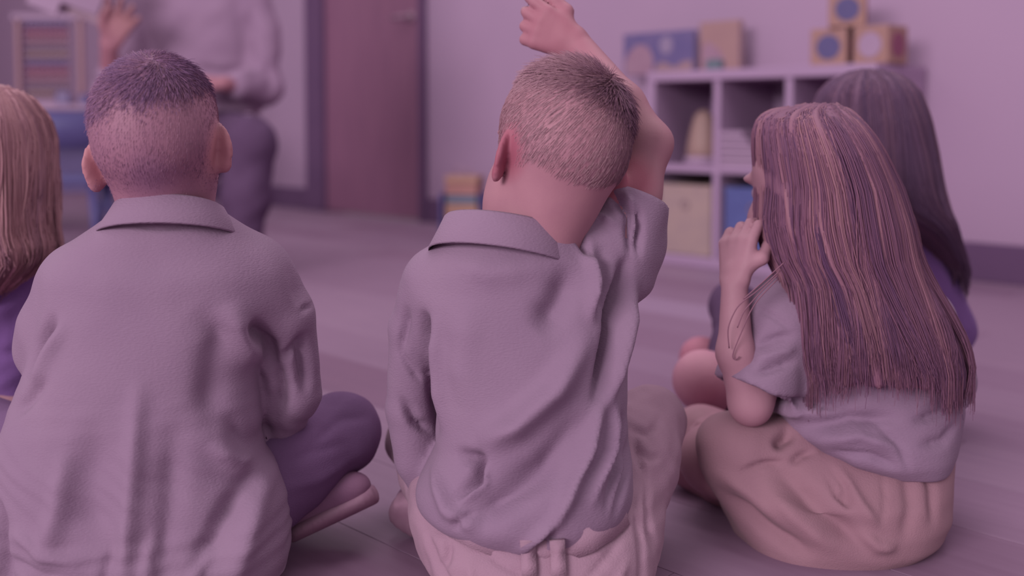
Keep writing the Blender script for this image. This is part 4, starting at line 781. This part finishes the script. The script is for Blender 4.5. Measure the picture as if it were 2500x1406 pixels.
F = Field((.34, 1.56, .04), (.86, 2.02, .50), .005); F.loft(Loft(rows, 2.3, 9), .02); F.chain([P(2255, 630, YD-.01), P(2318, 800, YD-.02)], [.04, .038], .03); F.chain([P(2318, 800, YD-.02), P(2230, 880, YD-.1)], [.036, .03], .02); F.chain([P(2020, 640, YD), P(1965, 780, YD-.03)], [.042, .04], .03)
fD = [([(2260, 600), (2300, 700), (2330, 790)], 4, 14), ([(2240, 640), (2270, 720), (2290, 800)], -5, 14), ([(2300, 840), (2330, 830), (2360, 800)], -4, 10)]
D.field('shirt', F, M_pp, 2, fx=lambda V, N: wrinkle(fold(V, N, fD, YD-.04), N, .0015, .06, 4))
F = Field((.28, 1.48, -.005), (.86, 2.16, .30), .005); F.ell(np.array([P(2140, 1000, YD)[0], YD, .08]), (.14, .12, .08), k=.03); F.chain([P(2080, 960, YD+.05), P(1792, 748, YD+.09)], [.06, .040], .03); F.chain([P(1792, 748, YD+.09), P(1800, 860, YD-.05), P(1785, 930, YD-.16)], [.040, .042, .047], .03); F.chain([P(2060, 1000, YD-.03), P(1785, 940, YD-.15)], [.065, .052], .03)
D.field('skirt', F, M_bt_low, 1, fx=lambda V, N: wrinkle(V, N, .0012, .06, 7))
rows = [(172, 2090, 2140, YD, .02), (180, 2062, 2180, YD, .045), (198, 2030, 2212, YD, .07), (230, 2004, 2236, YD, .09), (290, 1992, 2254, YD, .105), (370, 1990, 2270, YD, .108), (450, 1996, 2282, YD-.01, .105), (500, 2030, 2294, YD-.02, .1), (540, 2160, 2306, YD-.03, .085), (580, 2232, 2320, YD-.035, .06), (620, 2276, 2334, YD-.035, .045), (655, 2308, 2350, YD-.035, .03)]
LFD = Loft(rows, 2.1, 7); zb = lambda ph: P(2000, 650, YD-.1)[2]+.012*np.sin(ph*2)
long_hair(D, LFD, H_D, 4000, 0, zb, 33, ph_rng=(math.pi*.8, math.pi*2.3), rad=.0009, tip_flick=.02, attr_bias=-.05)
# ================================================================== blonde girl at the left edge
YE = 1.48
S_E = skin_mat('skin_pale', (158, 112, 126), (152, 106, 121), (158, 98, 112), (148, 108, 120)); H_E = hair_mat('long_blonde_hair', (116, 78, 99), (147, 102, 114), (164, 120, 128))
E = Person((P(-60, 1240, YE)[0], YE, 0), 'girl with long blonde hair in a purple shirt at the left edge')
RE_ = frame((.12, .98, -.05), (0, .05, 1)); cE = P(-12, 385, YE)
F = Field((-1.25, 1.15, .0), (-.50, 1.90, .62), .004); LE = head(F, cE, RE_, .97); F.cone(LE(0, -.01, -.06), P(-30, 620, YE), .048, .05, .02); F.ell(P(-60, 780, YE+.01), (.09, .055, .10), k=.03); F.ell(P(-60, 1050, YE+.01), (.09, .06, .11), k=.03)
F.chain([P(50, 700, YE), P(35, 960, YE-.02), P(0, 1120, YE-.1), P(-30, 1180, YE-.08)], [.03, .027, .022, .018], .02); hand(F, P(-30, 1180, YE-.08), np.array([-.9, .3, -.3]), np.array([0, -.3, -1.]), np.array([0, 1, .2]), L=.11, curl=(.3, .3, .3, .3))
for sx in (-1, 1):
    K = P(-60+sx*230, 1060, YE+.16); hp = np.array([P(-60, 1100, YE)[0]+sx*.06, YE+.03, .08]); an = np.array([P(-60, 1100, YE)[0]-sx*.03, YE+.24, .05]); F.ell((P(-60, 1100, YE)[0], YE, .13), (.09, .07, .1), k=.03); F.chain([hp, K], [.06, .045], .02); F.chain([K, an], [.044, .03], .02)
V, Q = F.mesh(1); E.add('body', V, Q, S_E, None, {'hair': (np.linalg.norm(V-LE(0, -.02, .03), axis=1) < .095)*(((V-cE)@RE_[1]) < .055)*1.0, 'blush': np.zeros(len(V))}); eyes(E, LE, RE_, .97)
rows = [(555, -110, 20, YE, .05), (590, -160, 60, YE, .065), (640, -190, 88, YE, .08), (720, -200, 85, YE, .088), (820, -200, 55, YE, .092), (920, -195, 40, YE, .096), (1000, -190, 10, YE, .098), (1060, -185, -20, YE, .1)]
F = Field((-1.05, 1.28, .05), (-.52, 1.74, .48), .005); F.loft(Loft(rows, 2.3, 9), .02); F.chain([P(45, 680, YE), P(30, 850, YE-.01), P(20, 975, YE-.03)], [.042, .038, .034], .03); F.chain([P(-150, 680, YE), P(-170, 900, YE)], [.042, .04], .03)
fE = [([(85, 680), (40, 720), (-10, 740)], -4, 10), ([(70, 850), (20, 860), (-30, 840)], -5, 14), ([(60, 900), (20, 930), (-20, 930)], 4, 14), ([(0, 720), (10, 820), (0, 950)], -4, 16)]
E.field('shirt', F, M_pp, 2, fx=lambda V, N: wrinkle(fold(V, N, fE, YE-.04), N, .0015, .06, 8))
F = Field((-1.05, 1.28, -.005), (-.45, 1.80, .25), .006); bxE = P(-60, 1100, YE)[0]; F.ell((bxE, YE, .08), (.135, .115, .08), k=.03)
for sx in (-1, 1): F.chain([(bxE+sx*.07, YE+.02, .075), (bxE+sx*.15, YE+.1, .1)], [.065, .058], .03)
E.field('skirt', F, M_tan, 1, fx=lambda V, N: wrinkle(V, N, .0015, .06, 17))
rows = [(212, -30, 5, YE, .02), (222, -75, 38, YE, .05), (245, -105, 66, YE, .075), (290, -125, 98, YE, .095), (340, -132, 112, YE, .102), (420, -135, 112, YE-.01, .102), (500, -128, 106, YE-.02, .1), (560, -120, 108, YE-.03, .095), (600, -110, 118, YE-.04, .09), (635, -95, 112, YE-.045, .08), (690, -80, 50, YE-.045, .06), (730, -60, 0, YE-.045, .04)]
LFE = Loft(rows, 2.1, 7); zb = lambda ph: P(0, 640, YE-.1)[2]+.015*np.sin(ph*2)
long_hair(E, LFE, H_E, 4000, 0, zb, 44, ph_rng=(math.pi*.9, math.pi*2.3), rad=.0009, tip_flick=.01, attr_bias=.05)
# ================================================================== teacher on a chair
YT_ = 3.9
S_T = skin_mat('skin_medium', (150, 98, 112), (142, 90, 108), (152, 104, 112), (100, 70, 98)); H_T = hair_mat('teacher_hair', (96, 66, 96), (104, 72, 98), (120, 84, 106))
TE = Person((P(470, 620, YT_)[0], YT_, 0), 'seated woman in a light grey sweater and black trousers with one hand raised', None)
px_ = P(470, 300, YT_)[0]; sT = YT_/FPX
RT = frame((.1, -1, -.25), (0, -.2, 1)); cT = P(470, -330, YT_-.02)
F = Field((px_-.6, 2.95, .0), (px_+.5, 4.35, 1.62), .007); LT = head(F, cT, RT, 1.12); F.cone(LT(0, 0, -.06), P(470, -130, YT_), .055, .06, .03); F.ell(P(470, 0, YT_+.02), (.15, .09, .18), k=.05); F.ell(P(470, 230, YT_+.04), (.13, .1, .14), k=.05)
w1 = P(266, 112, YT_-.32); e1_ = P(272, 235, YT_-.22)
F.chain([P(340, -70, YT_), e1_], [.05, .04], .03); F.chain([e1_, w1], [.04, .029], .02); hand(F, w1, np.array([.45, -.1, .85]), np.array([.3, -.9, .2]), np.array([-.8, 0, .3]), L=.2, curl=(.25, .2, .2, .25), spread=.25, thumb=(.2, .2), r=1.6)
w2 = P(545, 205, YT_-.22); e2_ = P(648, 215, YT_-.02); F.chain([P(620, -80, YT_), e2_], [.05, .042], .03); F.chain([e2_, w2], [.042, .028], .02); hand(F, w2, np.array([-1, -.2, 0.1]), np.array([0, .6, -1.]), np.array([0, -1, .4]), L=.165, curl=(.5, .5, .5, .5), r=1.35)
V, Q = F.mesh(1); TE.add('body', V, Q, S_T, None, {'hair': np.zeros(len(V)), 'blush': np.clip(1.3-np.linalg.norm(V-P(330, 20, YT_-.32), axis=1)/.12, 0, 1)}); eyes(TE, LT, RT, 1.12)
rows = [(-160, 430, 510, YT_, .06), (-120, 360, 580, YT_, .09), (-70, 335, 605, YT_, .11), (40, 338, 612, YT_, .13), (150, 340, 615, YT_+.01, .14), (210, 345, 625, YT_+.02, .15), (275, 350, 640, YT_+.03, .15)]
F = Field((px_-.55, 3.45, .5), (px_+.45, 4.2, 1.35), .009); F.loft(Loft(rows, 2.4, 9), .04); F.chain([P(350, -70, YT_), e1_, e1_*.55+w1*.45], [.07, .058, .05], .03); F.chain([P(600, -70, YT_), P(638, 80, YT_), e2_, e2_*.35+w2*.65], [.075, .066, .062, .055], .03)
fT = [([(612, 0), (600, 90), (608, 160)], -18, 12), ([(470, 165), (540, 178), (610, 170)], -22, 12), ([(540, 200), (600, 180), (640, 170)], 10, 12), ([(640, 150), (660, 190), (655, 240)], -10, 10)]
swT = TE.field('sweater', F, M_sw, 2, fx=lambda V, N: wrinkle(fold(V, N, fT, YT_-.1), N, .004, .16, 12))
V_, F_ = tube_np([e1_*.55+w1*.45, e1_*.5+w1*.5], [.052, .046], 16); TE.add('sleeve_cuff', V_, np.array(F_), M_sw, swT)
F = Field((px_-.40, 2.95, .0), (px_+.45, 4.25, .68), .009); F.ell(P(470, 330, YT_+.04), (.21, .17, .12), k=.05)
for xk, xa in ((612, 588), (420, 430)):
    kn = P(xk, 348, YT_-.42); an = P(xa, 612, YT_-.42); F.chain([P(xk-60 if xk > 500 else xk+20, 330, YT_), kn], [.10, .085], .04); F.chain([kn, (kn+an)/2, an], [.085, .082, .062], .03)
TE.field('trousers', F, M_bt_low, 2, fx=lambda V, N: wrinkle(V, N, .003, .12, 14))
for xa in (588, 430):
    an = P(xa, 612, YT_-.42); heel = np.array([an[0], an[1]+.06, .035]); shoe(TE, heel, heel+np.array([0, -.2, -.0]), np.array([0, 0, 1.]), .22, M_bk2, M_bk2, wd=.042)
rows = [(-455, 440, 500, YT_, .04), (-430, 405, 540, YT_, .08), (-380, 395, 548, YT_, .105), (-300, 395, 548, YT_+.02, .1), (-220, 400, 545, YT_+.05, .07), (-150, 420, 525, YT_+.07, .05)]
long_hair(TE, Loft(rows, 2.1, 5), H_T, 500, 0, lambda ph: P(470, -150, YT_)[2]+0*ph, 55, ph_rng=(.2, math.pi-.2), rad=.0025, h=.012)
# open book in her raised hand
bk = empty('open_book', tuple(P(165, 5, YT_-.36)), 0); tag(bk, 'open white picture book held up by the seated woman', 'book'); rb = Matrix.Rotation(.35, 3, 'Y')
for sx in (-1, 1): box('page_block', (.13, .012, .15), (sx*.064, -.01*0, .045), M_paper, bk, .003, rot=rb @ Matrix.Rotation(sx*.25, 3, 'Z'))
box('cover', (.27, .004, .16), (0, .022, .045), M_pk, bk, .001, rot=rb)
# her chair
ch_ = empty('teacher_chair', (px_, YT_+.06, 0), 0); tag(ch_, 'dark chair under the seated woman', 'chair')
sz = P(470, 400, YT_)[2]
box('seat', (.42, .42, .035), (0, 0, .345), M_bk2, ch_, .012); box('backrest', (.40, .03, .28), (0, .235, .72), M_bk2, ch_, .012)
for sx in (-1, 1):
    tube('leg', [(sx*.18, -.18, .335), (sx*.19, -.2, 0)], .015, M_metal, ch_, 10); tube('leg', [(sx*.18, .18, .335), (sx*.19, .22, 0)], .015, M_metal, ch_, 10); tube('back_post', [(sx*.17, .2, .335), (sx*.17, .255, .84)], .013, M_metal, ch_, 10)
